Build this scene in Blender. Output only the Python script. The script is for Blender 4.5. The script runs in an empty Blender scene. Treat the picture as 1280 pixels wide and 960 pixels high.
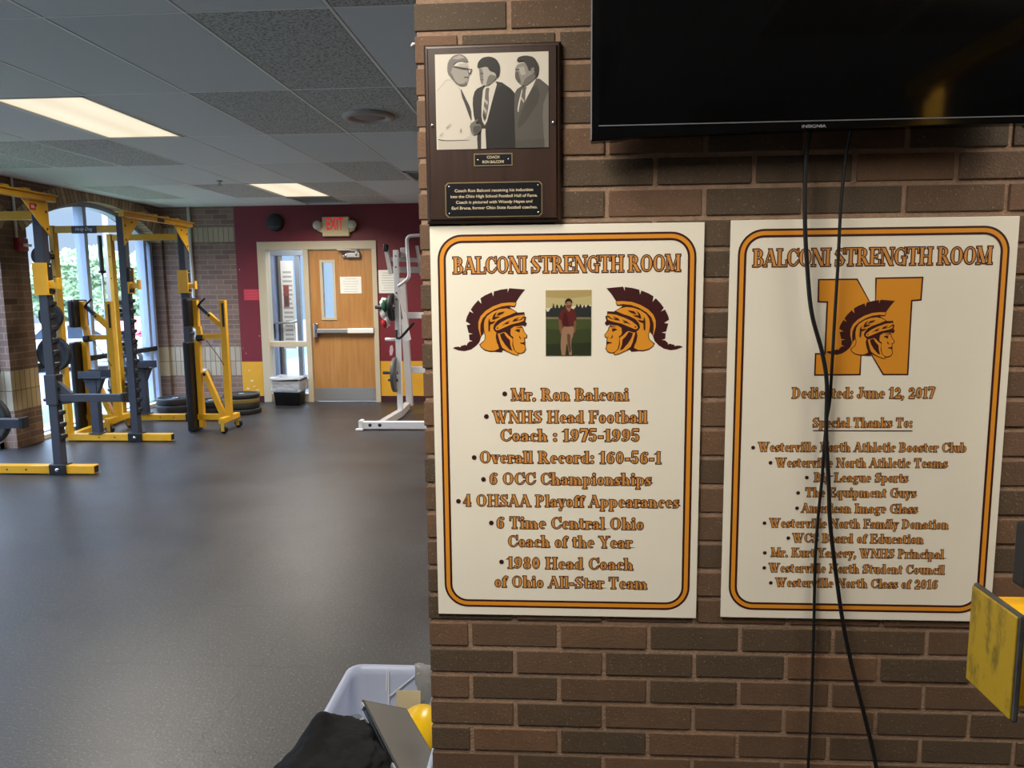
import bpy, bmesh, math, random
from mathutils import Vector, Matrix
from mathutils.geometry import tessellate_polygon
random.seed(7)
SC = bpy.context.scene
COL = SC.collection
PI = math.pi
R = math.radians

# ------------------------------------------------------------------ camera
CAM_H = 1.54
def make_camera():
    f, p, y, r = 941.5, R(7.252), R(3.643), R(-.563)
    fwd = Vector((-math.sin(y) * math.cos(p), math.cos(y) * math.cos(p), -math.sin(p)))
    right = Vector((math.cos(y), math.sin(y), 0))
    up = right.cross(fwd)
    a = right * math.cos(r) + up * math.sin(r)
    b = -right * math.sin(r) + up * math.cos(r)
    cd = bpy.data.cameras.new('camera')
    cd.sensor_fit = 'HORIZONTAL'
    cd.sensor_width = 36
    cd.lens = f / 1280 * 36
    cd.clip_start = .05
    cd.clip_end = 300
    co = bpy.data.objects.new('camera', cd)
    COL.objects.link(co)
    m = Matrix((a, b, -fwd)).transposed().to_4x4()
    m.translation = (0, 0, CAM_H)
    co.matrix_world = m
    SC.camera = co
make_camera()

# ------------------------------------------------------------------ exposure, sky, light levels
SC.view_settings.view_transform = 'Standard'
SC.view_settings.look = 'None'
SC.view_settings.exposure = 0.0
SC.view_settings.gamma = 1
SC.view_settings.use_curve_mapping = False
SKY_STRENGTH = .95
SKY_ZENITH = 20.0
LAMP_WATTS = 48.0
FAR_WATTS = 72.0
LAMP_COLOR = (1.0, .93, .82)
LENS_COLOR = (1.0, .86, .62)
LENS_STRENGTH = .95

def nd(nt, t, **kw):
    n = nt.nodes.new(t)
    for k, v in kw.items():
        if k in n.inputs.keys(): n.inputs[k].default_value = v
        else: setattr(n, k, v)
    return n
def lk(nt, a, b): nt.links.new(a, b)
def ramp(nt, fac, stops, interp='LINEAR'):
    n = nt.nodes.new('ShaderNodeValToRGB')
    n.color_ramp.interpolation = interp
    e = n.color_ramp.elements
    while len(e) < len(stops): e.new(.5)
    for i, (p, c) in enumerate(stops):
        e[i].position = p
        e[i].color = (c[0], c[1], c[2], 1) if hasattr(c, '__len__') else (c, c, c, 1)
    lk(nt, fac, n.inputs[0])
    return n
def mixc(nt, fac, a, b, blend='MIX'):
    n = nt.nodes.new('ShaderNodeMix'); n.data_type = 'RGBA'; n.blend_type = blend
    for s, v in ((0, fac), (6, a), (7, b)):
        if hasattr(v, 'is_linked') or hasattr(v, 'links'): lk(nt, v, n.inputs[s])
        elif s == 0: n.inputs[0].default_value = v
        else: n.inputs[s].default_value = (v[0], v[1], v[2], 1)
    return n.outputs[2]
def mth(nt, op, a, b=0.0, c=0.0):
    n = nt.nodes.new('ShaderNodeMath'); n.operation = op
    for i, v in enumerate((a, b, c)):
        if hasattr(v, 'links'): lk(nt, v, n.inputs[i])
        else: n.inputs[i].default_value = v
    return n.outputs[0]

def lin(c):
    f = lambda v: v / 12.92 if v <= .04045 else ((v + .055) / 1.055) ** 2.4
    return tuple(f(v / 255) for v in c)

def make_world():
    w = bpy.data.worlds.new('sky')
    SC.world = w
    w.use_nodes = True
    nt = w.node_tree
    bg = nt.nodes['Background']
    tc = nd(nt, 'ShaderNodeTexCoord')
    sx = nd(nt, 'ShaderNodeSeparateXYZ'); lk(nt, tc.outputs['Generated'], sx.inputs[0])
    grad = ramp(nt, sx.outputs[2], [(.0, (.66, .81, 1.0)), (.2, (.50, .70, 1.0)), (.6, (.58, .73, 1.0)), (1, (.58, .73, 1.0))])
    mp = nd(nt, 'ShaderNodeMapping'); mp.inputs['Scale'].default_value = (3, 3, 9)
    lk(nt, tc.outputs['Generated'], mp.inputs[0])
    no = nd(nt, 'ShaderNodeTexNoise', Scale=1.6, Detail=6.0, Roughness=.6); lk(nt, mp.outputs[0], no.inputs[0])
    cl = ramp(nt, no.outputs[0], [(.46, 0), (.68, .9)])
    c = mixc(nt, cl.outputs[0], grad.outputs[0], (.86, .90, .97))
    lk(nt, c, bg.inputs[0])
    # overcast sky: the zenith is several times brighter than the horizon
    lk(nt, ramp(nt, sx.outputs[2], [(0, SKY_STRENGTH / SKY_ZENITH), (.13, SKY_STRENGTH / SKY_ZENITH), (.35, .32), (.75, 1)]).outputs[0], nd(nt, 'ShaderNodeMath').inputs[0])
    k = [n for n in nt.nodes if n.type == 'MATH'][-1]; k.operation = 'MULTIPLY'; k.inputs[1].default_value = SKY_ZENITH
    lk(nt, k.outputs[0], bg.inputs[1])
make_world()

# ------------------------------------------------------------------ materials
MATS = {}
def mat(name, rgb, rough=.5, metal=0.0, spec=.5, noise=0.0, nscale=20.0, bump=0.0, bscale=60.0, emit=0.0, coat=0.0):
    if name in MATS: return MATS[name]
    m = bpy.data.materials.new(name); m.use_nodes = True
    nt = m.node_tree; b = nt.nodes['Principled BSDF']
    c = lin(rgb)
    b.inputs['Base Color'].default_value = (*c, 1)
    b.inputs['Roughness'].default_value = rough
    b.inputs['Metallic'].default_value = metal
    b.inputs['Specular IOR Level'].default_value = spec
    b.inputs['Coat Weight'].default_value = coat
    if emit:
        b.inputs['Emission Color'].default_value = (*c, 1); b.inputs['Emission Strength'].default_value = emit
    tc = None
    if noise or bump: tc = nd(nt, 'ShaderNodeTexCoord')
    if noise:
        n = nd(nt, 'ShaderNodeTexNoise', Scale=nscale, Detail=5.0); lk(nt, tc.outputs['Object'], n.inputs[0])
        rp = ramp(nt, n.outputs[0], [(.3, tuple(v * (1 - noise) for v in c)), (.7, tuple(min(1, v * (1 + noise)) for v in c))])
        lk(nt, rp.outputs[0], b.inputs['Base Color'])
    if bump:
        n = nd(nt, 'ShaderNodeTexNoise', Scale=bscale, Detail=4.0); lk(nt, tc.outputs['Object'], n.inputs[0])
        bp = nd(nt, 'ShaderNodeBump', Strength=bump, Distance=.01); lk(nt, n.outputs[0], bp.inputs['Height'])
        lk(nt, bp.outputs[0], b.inputs['Normal'])
    MATS[name] = m
    return m

def speckle(nt, tc, scale, lo, hi):
    n = nd(nt, 'ShaderNodeTexNoise', Scale=scale, Detail=2.0, Roughness=.7); lk(nt, tc, n.inputs[0])
    return ramp(nt, n.outputs[0], [(lo, 0), (hi, 1)]).outputs[0]

def mat_brick_units(name, tones, speck):
    # each brick is its own island of the wall mesh
    m = bpy.data.materials.new(name); m.use_nodes = True; nt = m.node_tree; b = nt.nodes['Principled BSDF']
    g = nd(nt, 'ShaderNodeNewGeometry'); tc = nd(nt, 'ShaderNodeTexCoord')
    st = [(i / len(tones), lin(t)) for i, t in enumerate(tones)]
    rp = ramp(nt, g.outputs['Random Per Island'], st, 'CONSTANT')
    big = nd(nt, 'ShaderNodeTexNoise', Scale=14.0, Detail=6.0, Roughness=.65); lk(nt, tc.outputs['Object'], big.inputs[0])
    c = mixc(nt, mth(nt, 'MULTIPLY', ramp(nt, big.outputs[0], [(.35, 0), (.7, 1)]).outputs[0], .35), rp.outputs[0], lin((72, 54, 42)))
    c = mixc(nt, mth(nt, 'MULTIPLY', speckle(nt, tc.outputs['Object'], 260, .64, .72), .75), c, lin(speck))
    c = mixc(nt, mth(nt, 'MULTIPLY', speckle(nt, tc.outputs['Object'], 330, .62, .7), .55), c, lin((44, 32, 25)))
    lk(nt, c, b.inputs['Base Color'])
    b.inputs['Roughness'].default_value = .72
    b.inputs['Specular IOR Level'].default_value = .35
    n = nd(nt, 'ShaderNodeTexNoise', Scale=210.0, Detail=3.0); lk(nt, tc.outputs['Object'], n.inputs[0])
    bp = nd(nt, 'ShaderNodeBump', Strength=.35, Distance=.004); lk(nt, n.outputs[0], bp.inputs['Height'])
    lk(nt, bp.outputs[0], b.inputs['Normal'])
    return m

def mat_brick_proc(name, axis, w, h, tones, mortar, offset=.5, msize=.010, u0=0.0, v0=0.0):
    # bricks laid on a wall plane: axis 'X' or 'Y' is the horizontal one
    m = bpy.data.materials.new(name); m.use_nodes = True; nt = m.node_tree; b = nt.nodes['Principled BSDF']
    tc = nd(nt, 'ShaderNodeTexCoord'); s = nd(nt, 'ShaderNodeSeparateXYZ'); lk(nt, tc.outputs['Object'], s.inputs[0])
    cb = nd(nt, 'ShaderNodeCombineXYZ')
    lk(nt, mth(nt, 'ADD', s.outputs[0 if axis == 'X' else 1], 40 * w + u0), cb.inputs[0])
    lk(nt, mth(nt, 'ADD', s.outputs[2], v0), cb.inputs[1])
    t = nd(nt, 'ShaderNodeTexBrick', offset=offset)
    t.inputs['Scale'].default_value = 1
    t.inputs['Brick Width'].default_value = w; t.inputs['Row Height'].default_value = h
    t.inputs['Mortar Size'].default_value = msize * .5; t.inputs['Mortar Smooth'].default_value = .2
    t.inputs['Bias'].default_value = 0
    t.inputs['Color1'].default_value = (*lin(tones[0]), 1); t.inputs['Color2'].default_value = (*lin(tones[1]), 1)
    t.inputs['Mortar'].default_value = (*lin(mortar), 1)
    lk(nt, cb.outputs[0], t.inputs[0])
    n = nd(nt, 'ShaderNodeTexNoise', Scale=9.0, Detail=6.0); lk(nt, tc.outputs['Object'], n.inputs[0])
    c = mixc(nt, mth(nt, 'MULTIPLY', n.outputs[0], .35), t.outputs[0], lin(tuple(v * .8 for v in tones[1])))
    lk(nt, c, b.inputs['Base Color']); b.inputs['Roughness'].default_value = .75
    bp = nd(nt, 'ShaderNodeBump', Strength=.5, Distance=.004); bp.invert = True
    lk(nt, t.outputs[1], bp.inputs['Height']); lk(nt, bp.outputs[0], b.inputs['Normal'])
    return m

def mat_floor():
    m = bpy.data.materials.new('black rubber mats'); m.use_nodes = True; nt = m.node_tree; b = nt.nodes['Principled BSDF']
    tc = nd(nt, 'ShaderNodeTexCoord'); o = tc.outputs['Object']
    big = nd(nt, 'ShaderNodeTexNoise', Scale=1.3, Detail=5.0, Roughness=.6); lk(nt, o, big.inputs[0])
    c = ramp(nt, big.outputs[0], [(.3, lin((28, 27, 29))), (.7, lin((38, 37, 39)))]).outputs[0]
    c = mixc(nt, mth(nt, 'MULTIPLY', speckle(nt, o, 85, .58, .66), .6), c, lin((106, 100, 96)))
    c = mixc(nt, mth(nt, 'MULTIPLY', speckle(nt, o, 110, .55, .62), .75), c, lin((14, 14, 15)))
    # interlocking seams, wavy like puzzle teeth
    wob = nd(nt, 'ShaderNodeTexNoise', Scale=16.0, Detail=1.0); lk(nt, o, wob.inputs[0])
    s = nd(nt, 'ShaderNodeSeparateXYZ'); lk(nt, o, s.inputs[0])
    def seam(axis, off):
        v = mth(nt, 'ADD', s.outputs[axis], mth(nt, 'MULTIPLY', mth(nt, 'SUBTRACT', wob.outputs[0], .5), .07))
        v = mth(nt, 'FRACT', mth(nt, 'DIVIDE', mth(nt, 'ADD', v, 60 + off), .58))
        d = mth(nt, 'ABSOLUTE', mth(nt, 'SUBTRACT', v, .5))
        return mth(nt, 'LESS_THAN', d, .008)
    sm = mth(nt, 'MAXIMUM', seam(0, .11), seam(1, .059))
    vis = nd(nt, 'ShaderNodeTexNoise', Scale=1.1, Detail=2.0); lk(nt, o, vis.inputs[0])
    sm = mth(nt, 'MULTIPLY', sm, ramp(nt, vis.outputs[0], [(.40, 0), (.56, .9)]).outputs[0])
    c = mixc(nt, sm, c, lin((14, 14, 15)))
    lk(nt, c, b.inputs['Base Color'])
    rr = ramp(nt, big.outputs[0], [(.3, .36), (.7, .45)]).outputs[0]
    lk(nt, rr, b.inputs['Roughness'])
    b.inputs['Specular IOR Level'].default_value = .7
    n = nd(nt, 'ShaderNodeTexNoise', Scale=90.0, Detail=3.0, Roughness=.7); lk(nt, o, n.inputs[0])
    bp = nd(nt, 'ShaderNodeBump', Strength=.22, Distance=.006)
    h = mth(nt, 'SUBTRACT', n.outputs[0], mth(nt, 'MULTIPLY', sm, .8))
    lk(nt, h, bp.inputs['Height']); lk(nt, bp.outputs[0], b.inputs['Normal'])
    return m

def mat_ceiling_tile():
    m = bpy.data.materials.new('mineral ceiling tile'); m.use_nodes = True; nt = m.node_tree; b = nt.nodes['Principled BSDF']
    g = nd(nt, 'ShaderNodeNewGeometry'); tc = nd(nt, 'ShaderNodeTexCoord'); o = tc.outputs['Object']
    kind = mth(nt, 'GREATER_THAN', g.outputs['Random Per Island'], .62)
    plain = ramp(nt, g.outputs['Random Per Island'], [(0, lin((220, 223, 220))), (.62, lin((206, 209, 205)))]).outputs[0]
    fis = nd(nt, 'ShaderNodeTexNoise', Scale=75.0, Detail=3.0, Roughness=.6); lk(nt, o, fis.inputs[0])
    dark = ramp(nt, fis.outputs[0], [(.40, lin((140, 140, 133))), (.52, lin((196, 196, 188)))]).outputs[0]
    c = mixc(nt, kind, plain, dark)
    lk(nt, c, b.inputs['Base Color']); b.inputs['Roughness'].default_value = .9
    bp = nd(nt, 'ShaderNodeBump', Strength=.25, Distance=.004); lk(nt, fis.outputs[0], bp.inputs['Height']); lk(nt, bp.outputs[0], b.inputs['Normal'])
    return m

def mat_wood(name, a, bcol, axis=2, scale=1.0, rough=.45):
    m = bpy.data.materials.new(name); m.use_nodes = True; nt = m.node_tree; b = nt.nodes['Principled BSDF']
    tc = nd(nt, 'ShaderNodeTexCoord'); mp = nd(nt, 'ShaderNodeMapping')
    sc = [22 * scale] * 3; sc[axis] = 1.4 * scale
    mp.inputs['Scale'].default_value = sc
    lk(nt, tc.outputs['Object'], mp.inputs[0])
    n = nd(nt, 'ShaderNodeTexNoise', Scale=1.6, Detail=7.0, Roughness=.6); n.inputs['Distortion'].default_value = .6
    lk(nt, mp.outputs[0], n.inputs[0])
    rp = ramp(nt, n.outputs[0], [(.3, lin(a)), (.7, lin(bcol))])
    lk(nt, rp.outputs[0], b.inputs['Base Color']); b.inputs['Roughness'].default_value = rough
    return m

def mat_glass(name='window glass', tint=(.93, .97, 1.0), refl=.07):
    if name in MATS: return MATS[name]
    m = bpy.data.materials.new(name); m.use_nodes = True; nt = m.node_tree
    nt.nodes.remove(nt.nodes['Principled BSDF'])
    t = nd(nt, 'ShaderNodeBsdfTransparent'); t.inputs[0].default_value = (*tint, 1)
    g = nd(nt, 'ShaderNodeBsdfGlossy'); g.inputs['Roughness'].default_value = .02
    fr = nd(nt, 'ShaderNodeFresnel'); fr.inputs[0].default_value = 1.45
    mx = nd(nt, 'ShaderNodeMixShader'); ge = nd(nt, 'ShaderNodeNewGeometry')
    lk(nt, mth(nt, 'MULTIPLY', fr.outputs[0], mth(nt, 'SUBTRACT', 1.0, ge.outputs['Backfacing'])), mx.inputs[0])
    lk(nt, t.outputs[0], mx.inputs[1]); lk(nt, g.outputs[0], mx.inputs[2])
    lk(nt, mx.outputs[0], nt.nodes['Material Output'].inputs[0])
    MATS[name] = m
    return m

def mat_translucent(name, rgb, amount=.5, rough=.35):
    m = bpy.data.materials.new(name); m.use_nodes = True; nt = m.node_tree; b = nt.nodes['Principled BSDF']
    b.inputs['Base Color'].default_value = (*lin(rgb), 1); b.inputs['Roughness'].default_value = rough
    t = nd(nt, 'ShaderNodeBsdfTranslucent'); t.inputs[0].default_value = (*lin(rgb), 1)
    mx = nd(nt, 'ShaderNodeMixShader'); mx.inputs[0].default_value = amount
    lk(nt, b.outputs[0], mx.inputs[1]); lk(nt, t.outputs[0], mx.inputs[2]); lk(nt, mx.outputs[0], nt.nodes['Material Output'].inputs[0])
    return m

def mat_clear_film(name, alpha=.35):
    m = bpy.data.materials.new(name); m.use_nodes = True; nt = m.node_tree; b = nt.nodes['Principled BSDF']
    b.inputs['Base Color'].default_value = (.8, .84, .9, 1); b.inputs['Roughness'].default_value = .2
    b.inputs['Alpha'].default_value = alpha
    n = nd(nt, 'ShaderNodeTexNoise', Scale=18.0, Detail=3.0); tc = nd(nt, 'ShaderNodeTexCoord'); lk(nt, tc.outputs['Object'], n.inputs[0])
    bp = nd(nt, 'ShaderNodeBump', Strength=.8, Distance=.03); lk(nt, n.outputs[0], bp.inputs['Height']); lk(nt, bp.outputs[0], b.inputs['Normal'])
    return m

def mat_lens():
    m = bpy.data.materials.new('lit prismatic lens'); m.use_nodes = True; nt = m.node_tree; b = nt.nodes['Principled BSDF']
    tc = nd(nt, 'ShaderNodeTexCoord'); s = nd(nt, 'ShaderNodeSeparateXYZ'); lk(nt, tc.outputs['Object'], s.inputs[0])
    # two tubes behind the lens: brighter along two lines
    w = mth(nt, 'COSINE', mth(nt, 'MULTIPLY', s.outputs[0], 2 * PI / .31))
    e = mth(nt, 'MULTIPLY_ADD', w, -.07, LENS_STRENGTH)
    b.inputs['Base Color'].default_value = (.12, .12, .11, 1)
    b.inputs['Emission Color'].default_value = (*LENS_COLOR, 1)
    lk(nt, e, b.inputs['Emission Strength'])
    return m

YELLOW = mat('yellow powder coat', (214, 160, 28), .35, noise=.06, nscale=8, coat=.15)
STEEL_D = mat('charcoal powder coat', (52, 56, 68), .42, bump=.05, bscale=200)
BLACK_P = mat('black plastic', (20, 20, 22), .45)
RUBBER = mat('black rubber', (24, 24, 26), .55, bump=.1, bscale=90)
VINYL = mat('black vinyl', (26, 27, 32), .33)
CHROME = mat('chrome', (200, 200, 202), .18, metal=1)
STEEL = mat('brushed steel', (170, 170, 170), .5, metal=.75)
WHITE_M = mat('white powder coat', (222, 222, 226), .35)
BEIGE = mat('beige painted steel', (193, 180, 155), .45)
MAROON = mat('maroon wall paint', (114, 32, 42), .5, noise=.05, nscale=2)
GOLDW = mat('gold wall paint', (214, 158, 40), .55, noise=.04, nscale=4)
MAROON_D = mat('dark maroon base', (62, 28, 34), .5)
WHITE_P = mat('white paper', (232, 230, 222), .8)
INK = mat('grey print', (172, 170, 166), .8)
ALU = mat('pale anodised aluminium', (160, 174, 200), .4)
BLACKRAIL = mat('black rail', (24, 26, 28), .4)
GLASS = mat_glass()
LENS = mat_lens()
TAN_S = (150, 132, 108)
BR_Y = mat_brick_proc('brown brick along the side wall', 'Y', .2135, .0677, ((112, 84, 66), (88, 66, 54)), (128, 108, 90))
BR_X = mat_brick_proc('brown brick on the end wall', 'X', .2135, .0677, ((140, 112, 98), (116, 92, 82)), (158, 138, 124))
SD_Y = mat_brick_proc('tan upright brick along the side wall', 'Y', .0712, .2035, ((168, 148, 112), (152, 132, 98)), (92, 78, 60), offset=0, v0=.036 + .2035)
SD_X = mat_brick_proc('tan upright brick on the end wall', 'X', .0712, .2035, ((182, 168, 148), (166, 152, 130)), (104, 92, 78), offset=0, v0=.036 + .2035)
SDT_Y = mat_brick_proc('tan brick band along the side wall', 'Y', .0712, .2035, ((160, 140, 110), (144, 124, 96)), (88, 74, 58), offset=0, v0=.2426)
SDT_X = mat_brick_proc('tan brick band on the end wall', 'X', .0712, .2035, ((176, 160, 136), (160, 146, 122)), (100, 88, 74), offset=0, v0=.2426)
ARCH = mat_brick_units('tan arch brick', [(178, 156, 128), (160, 138, 112), (186, 164, 134), (150, 128, 104)], (190, 170, 140))

# ------------------------------------------------------------------ mesh helpers
class MB:
    def __init__(s):
        s.v = []; s.f = []; s.m = []; s.sm = []; s.mats = []
    def mi(s, m):
        if m not in s.mats: s.mats.append(m)
        return s.mats.index(m)
    def add(s, vs, fs, m, smooth=False, M=None):
        o = len(s.v); k = s.mi(m)
        for v in vs:
            v = Vector(v)
            if M is not None: v = M @ v
            s.v.append(v)
        for f in fs:
            s.f.append([o + i for i in f]); s.m.append(k); s.sm.append(smooth)
        return s
    def box(s, x0, x1, y0, y1, z0, z1, m, M=None):
        vs = [(x, y, z) for x in (x0, x1) for y in (y0, y1) for z in (z0, z1)]
        fs = [(0, 1, 3, 2), (4, 6, 7, 5), (0, 4, 5, 1), (2, 3, 7, 6), (0, 2, 6, 4), (1, 5, 7, 3)]
        return s.add(vs, fs, m, M=M)
    def cbox(s, c, sz, m, M=None):
        return s.box(c[0] - sz[0] / 2, c[0] + sz[0] / 2, c[1] - sz[1] / 2, c[1] + sz[1] / 2, c[2] - sz[2] / 2, c[2] + sz[2] / 2, m, M)
    def bevbox(s, c, sz, b, m, M=None):
        # box with chamfered edges
        bm = bmesh.new(); bmesh.ops.create_cube(bm, size=1)
        for v in bm.verts: v.co = Vector((v.co.x * sz[0] + c[0], v.co.y * sz[1] + c[1], v.co.z * sz[2] + c[2]))
        bmesh.ops.bevel(bm, geom=bm.edges[:] + bm.verts[:], offset=b, segments=2, profile=.5, affect='EDGES')
        return s.frombm(bm, m, M)
    def frombm(s, bm, m, M=None, smooth=False):
        bm.verts.index_update()
        s.add([v.co for v in bm.verts], [[v.index for v in f.verts] for f in bm.faces], m, smooth, M)
        bm.free(); return s
    def beam(s, a, b, w, h, m, up=(0, 0, 1)):
        # rectangular bar from a to b; w across, h along 'up'
        a = Vector(a); b = Vector(b); d = (b - a); L = d.length; d.normalize()
        u = Vector(up)
        if abs(u.dot(d)) > .98: u = Vector((0, 1, 0))
        x = d.cross(u).normalized(); u = x.cross(d).normalized()
        M = Matrix((x, d, u)).transposed().to_4x4(); M.translation = a
        return s.box(-w / 2, w / 2, 0, L, -h / 2, h / 2, m, M)
    def tube(s, pts, r, m, n=10, cap=True, closed=False):
        pts = [Vector(p) for p in pts]; N = len(pts); rings = []
        prev = None
        for i, p in enumerate(pts):
            if i == 0: t = pts[1] - p
            elif i == N - 1: t = p - pts[i - 1]
            else: t = (pts[i + 1] - p).normalized() + (p - pts[i - 1]).normalized()
            t.normalize()
            if prev is None:
                u = Vector((0, 0, 1)) if abs(t.z) < .9 else Vector((1, 0, 0))
                x = t.cross(u).normalized()
            else:
                x = (prev - t * prev.dot(t)).normalized()
            y = t.cross(x); prev = x
            rr = r[i] if hasattr(r, '__len__') else r
            rings.append([p + (x * math.cos(2 * PI * k / n) + y * math.sin(2 * PI * k / n)) * rr for k in range(n)])
        vs = [v for q in rings for v in q]
        fs = [(i * n + k, i * n + (k + 1) % n, (i + 1) * n + (k + 1) % n, (i + 1) * n + k) for i in range(N - 1) for k in range(n)]
        s.add(vs, fs, m, True)
        if cap:
            o = len(s.v) - len(vs); k = s.mi(m)
            s.f.append([o + j for j in range(n)][::-1]); s.m.append(k); s.sm.append(False)
            s.f.append([o + (N - 1) * n + j for j in range(n)]); s.m.append(k); s.sm.append(False)
        return s
    def lathe(s, prof, m, c=(0, 0, 0), axis='Z', n=32, smooth=True, M=None):
        # prof: (radius, height) pairs turned round an axis
        vs = []; fs = []
        for (r, h) in prof:
            for k in range(n):
                a = 2 * PI * k / n; x, y = r * math.cos(a), r * math.sin(a)
                p = {'Z': (x, y, h), 'Y': (x, h, y), 'X': (h, x, y)}[axis]
                vs.append((p[0] + c[0], p[1] + c[1], p[2] + c[2]))
        for i in range(len(prof) - 1):
            for k in range(n):
                fs.append((i * n + k, i * n + (k + 1) % n, (i + 1) * n + (k + 1) % n, (i + 1) * n + k))
        return s.add(vs, fs, m, smooth, M)
    def prism(s, poly, d0, d1, m, plane='XZ', M=None):
        # closed outline pushed from depth d0 to d1
        n = len(poly)
        def P(p, d):
            return {'XZ': (p[0], d, p[1]), 'YZ': (d, p[0], p[1]), 'XY': (p[0], p[1], d)}[plane]
        vs = [P(p, d0) for p in poly] + [P(p, d1) for p in poly]
        tr = tessellate_polygon([[Vector((p[0], p[1], 0)) for p in poly]])
        fs = [tuple(t) for t in tr] + [tuple(n + i for i in t[::-1]) for t in tr]
        fs += [(i, (i + 1) % n, n + (i + 1) % n, n + i) for i in range(n)]
        return s.add(vs, fs, m, M=M)
    def flat(s, poly, y, m):
        # printed shape lying on a plane facing the camera side (-Y)
        tr = tessellate_polygon([[Vector((p[0], p[1], 0)) for p in poly]])
        return s.add([(p[0], y, p[1]) for p in poly], [tuple(t) for t in tr], m)
    def build(s, name, parent=None, bevel=0.0, fix=True):
        me = bpy.data.meshes.new(name)
        me.from_pydata([tuple(v) for v in s.v], [], s.f)
        for m in s.mats: me.materials.append(m)
        me.polygons.foreach_set('material_index', s.m)
        me.polygons.foreach_set('use_smooth', s.sm)
        if fix:
            bm = bmesh.new(); bm.from_mesh(me)
            bmesh.ops.recalc_face_normals(bm, faces=bm.faces[:])
            bm.to_mesh(me); bm.free()
        me.update()
        o = bpy.data.objects.new(name, me); COL.objects.link(o)
        if parent is not None: o.parent = parent
        if bevel:
            b = o.modifiers.new('edge', 'BEVEL'); b.width = bevel; b.segments = 2; b.limit_method = 'ANGLE'; b.angle_limit = R(40)
        return o

def tag(o, label=None, cat=None, group=None, kind=None):
    if label: o['label'] = label
    if cat: o['category'] = cat
    if group: o['group'] = group
    if kind: o['kind'] = kind
    return o
def empty(name, loc=(0, 0, 0), rz=0.0):
    o = bpy.data.objects.new(name, None); COL.objects.link(o)
    o.location = loc; o.rotation_euler = (0, 0, rz); o.empty_display_size = .1
    return o
def struct(mb, name, parent=None, **k):
    o = mb.build(name, parent, **k)
    if parent is None: o['kind'] = 'structure'
    return o
def copy_tree(o, parent=None):
    c = o.copy(); COL.objects.link(c)
    if parent is not None: c.parent = parent
    for ch in [q for q in o.children]: copy_tree(ch, c)
    return c
def recenter(o, p):
    # put a one-mesh thing's origin at its base
    p = Vector(p)
    o.data.transform(Matrix.Translation(-p)); o.location = p
    return o

# ================================================================== the room
CZ = 2.675            # ceiling
WX = -5.41            # side wall with the windows
FY = 10.15            # end wall
PY = 1.718            # brick partition
LX = [-.9286 - .6096 * i for i in range(-9, 9)]
CY = [3.174 + 1.2192 * j for j in range(-6, 7)]
GLASS_X = -5.60

b = MB(); b.box(-5.75, 4.0, -3.5, 10.35, -.12, 0, mat_floor()); struct(b, 'floor')

# ceiling: slab, tiles, tee bars
LIGHTS = [(-3.0622, 5.0028), (-3.0622, 8.6604), (-.6238, .72), (1.8146, .72), (-.0142, 5.0028), (-.0142, 8.6604), (2.424, 5.0028)]
VENTS = [(-1.233, 7.75), (-3.0622, 9.575)]
b = MB()
b.box(-5.75, 4.0, -3.5, 10.35, 2.705, 2.80, mat('ceiling slab', (40, 40, 40), .9))
TILE = mat_ceiling_tile()
def blocked(x0, x1, y0, y1):
    for lx, ly in LIGHTS:
        if x0 < lx + .30 and x1 > lx - .30 and y0 < ly + .60 and y1 > ly - .60: return True
    for lx, ly in VENTS:
        if x0 < lx + .29 and x1 > lx - .29 and y0 < ly + .29 and y1 > ly - .29: return True
    return False
xs = sorted([x for x in LX if -5.41 < x < 4.0] + [-5.41, 4.0])
ys = sorted([y for y in CY if -3.5 < y < 10.15] + [-3.5, 10.15])
g = .013
for i in range(len(xs) - 1):
    for j in range(len(ys) - 1):
        x0, x1, y0, y1 = xs[i], xs[i + 1], ys[j], ys[j + 1]
        if not blocked(x0, x1, y0, y1):
            b.box(x0 + g, x1 - g, y0 + g * .6, y1 - g * .6, 2.6765, 2.70, TILE)
        else:
            ym = .5 * (y0 + y1)
            for (a, c) in ((y0, ym), (ym, y1)):
                if not blocked(x0 + .02, x1 - .02, a + .02, c - .02):
                    b.box(x0 + g, x1 - g, a + g * .6, c - g * .6, 2.6765, 2.70, TILE)
struct(b, 'ceiling')
b = MB(); TEE = mat('ceiling tee bar', (236, 236, 232), .5)
for x in xs: b.box(x - .008, x + .008, -3.5, 10.15, 2.675, 2.70, TEE)
for y in ys: b.box(-5.41, 4.0, y - .006, y + .006, 2.6755, 2.70, TEE)
struct(b, 'trim_1')

# side wall with arched windows; the first two, unseen, are added for daylight
OPEN = [(-1.62, 1.01), (1.41, 4.04), (4.44, 7.07), (7.47, 10.10)]
SPRING, APEX = 2.197, 2.588
HALF = 1.315; RISE = APEX - SPRING
AR = (HALF ** 2 + RISE ** 2) / (2 * RISE); ACZ = APEX - AR
def arch_z(y, yc): return ACZ + math.sqrt(max(0, AR ** 2 - (y - yc) ** 2))
b = MB()
def banded(mb, x0, x1, y0, y1, ax):
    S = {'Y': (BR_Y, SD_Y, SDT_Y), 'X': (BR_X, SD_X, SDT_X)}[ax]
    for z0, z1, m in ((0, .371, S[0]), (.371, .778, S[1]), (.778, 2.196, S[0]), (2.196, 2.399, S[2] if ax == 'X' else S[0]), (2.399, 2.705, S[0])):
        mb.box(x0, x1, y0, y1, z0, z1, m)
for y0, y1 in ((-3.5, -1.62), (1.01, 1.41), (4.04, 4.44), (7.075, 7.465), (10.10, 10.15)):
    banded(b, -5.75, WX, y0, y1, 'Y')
banded(b, -5.75, WX - .0005, 7.07, 7.0751, 'X'); banded(b, -5.75, WX - .0005, 7.4649, 7.47, 'X')
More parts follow.
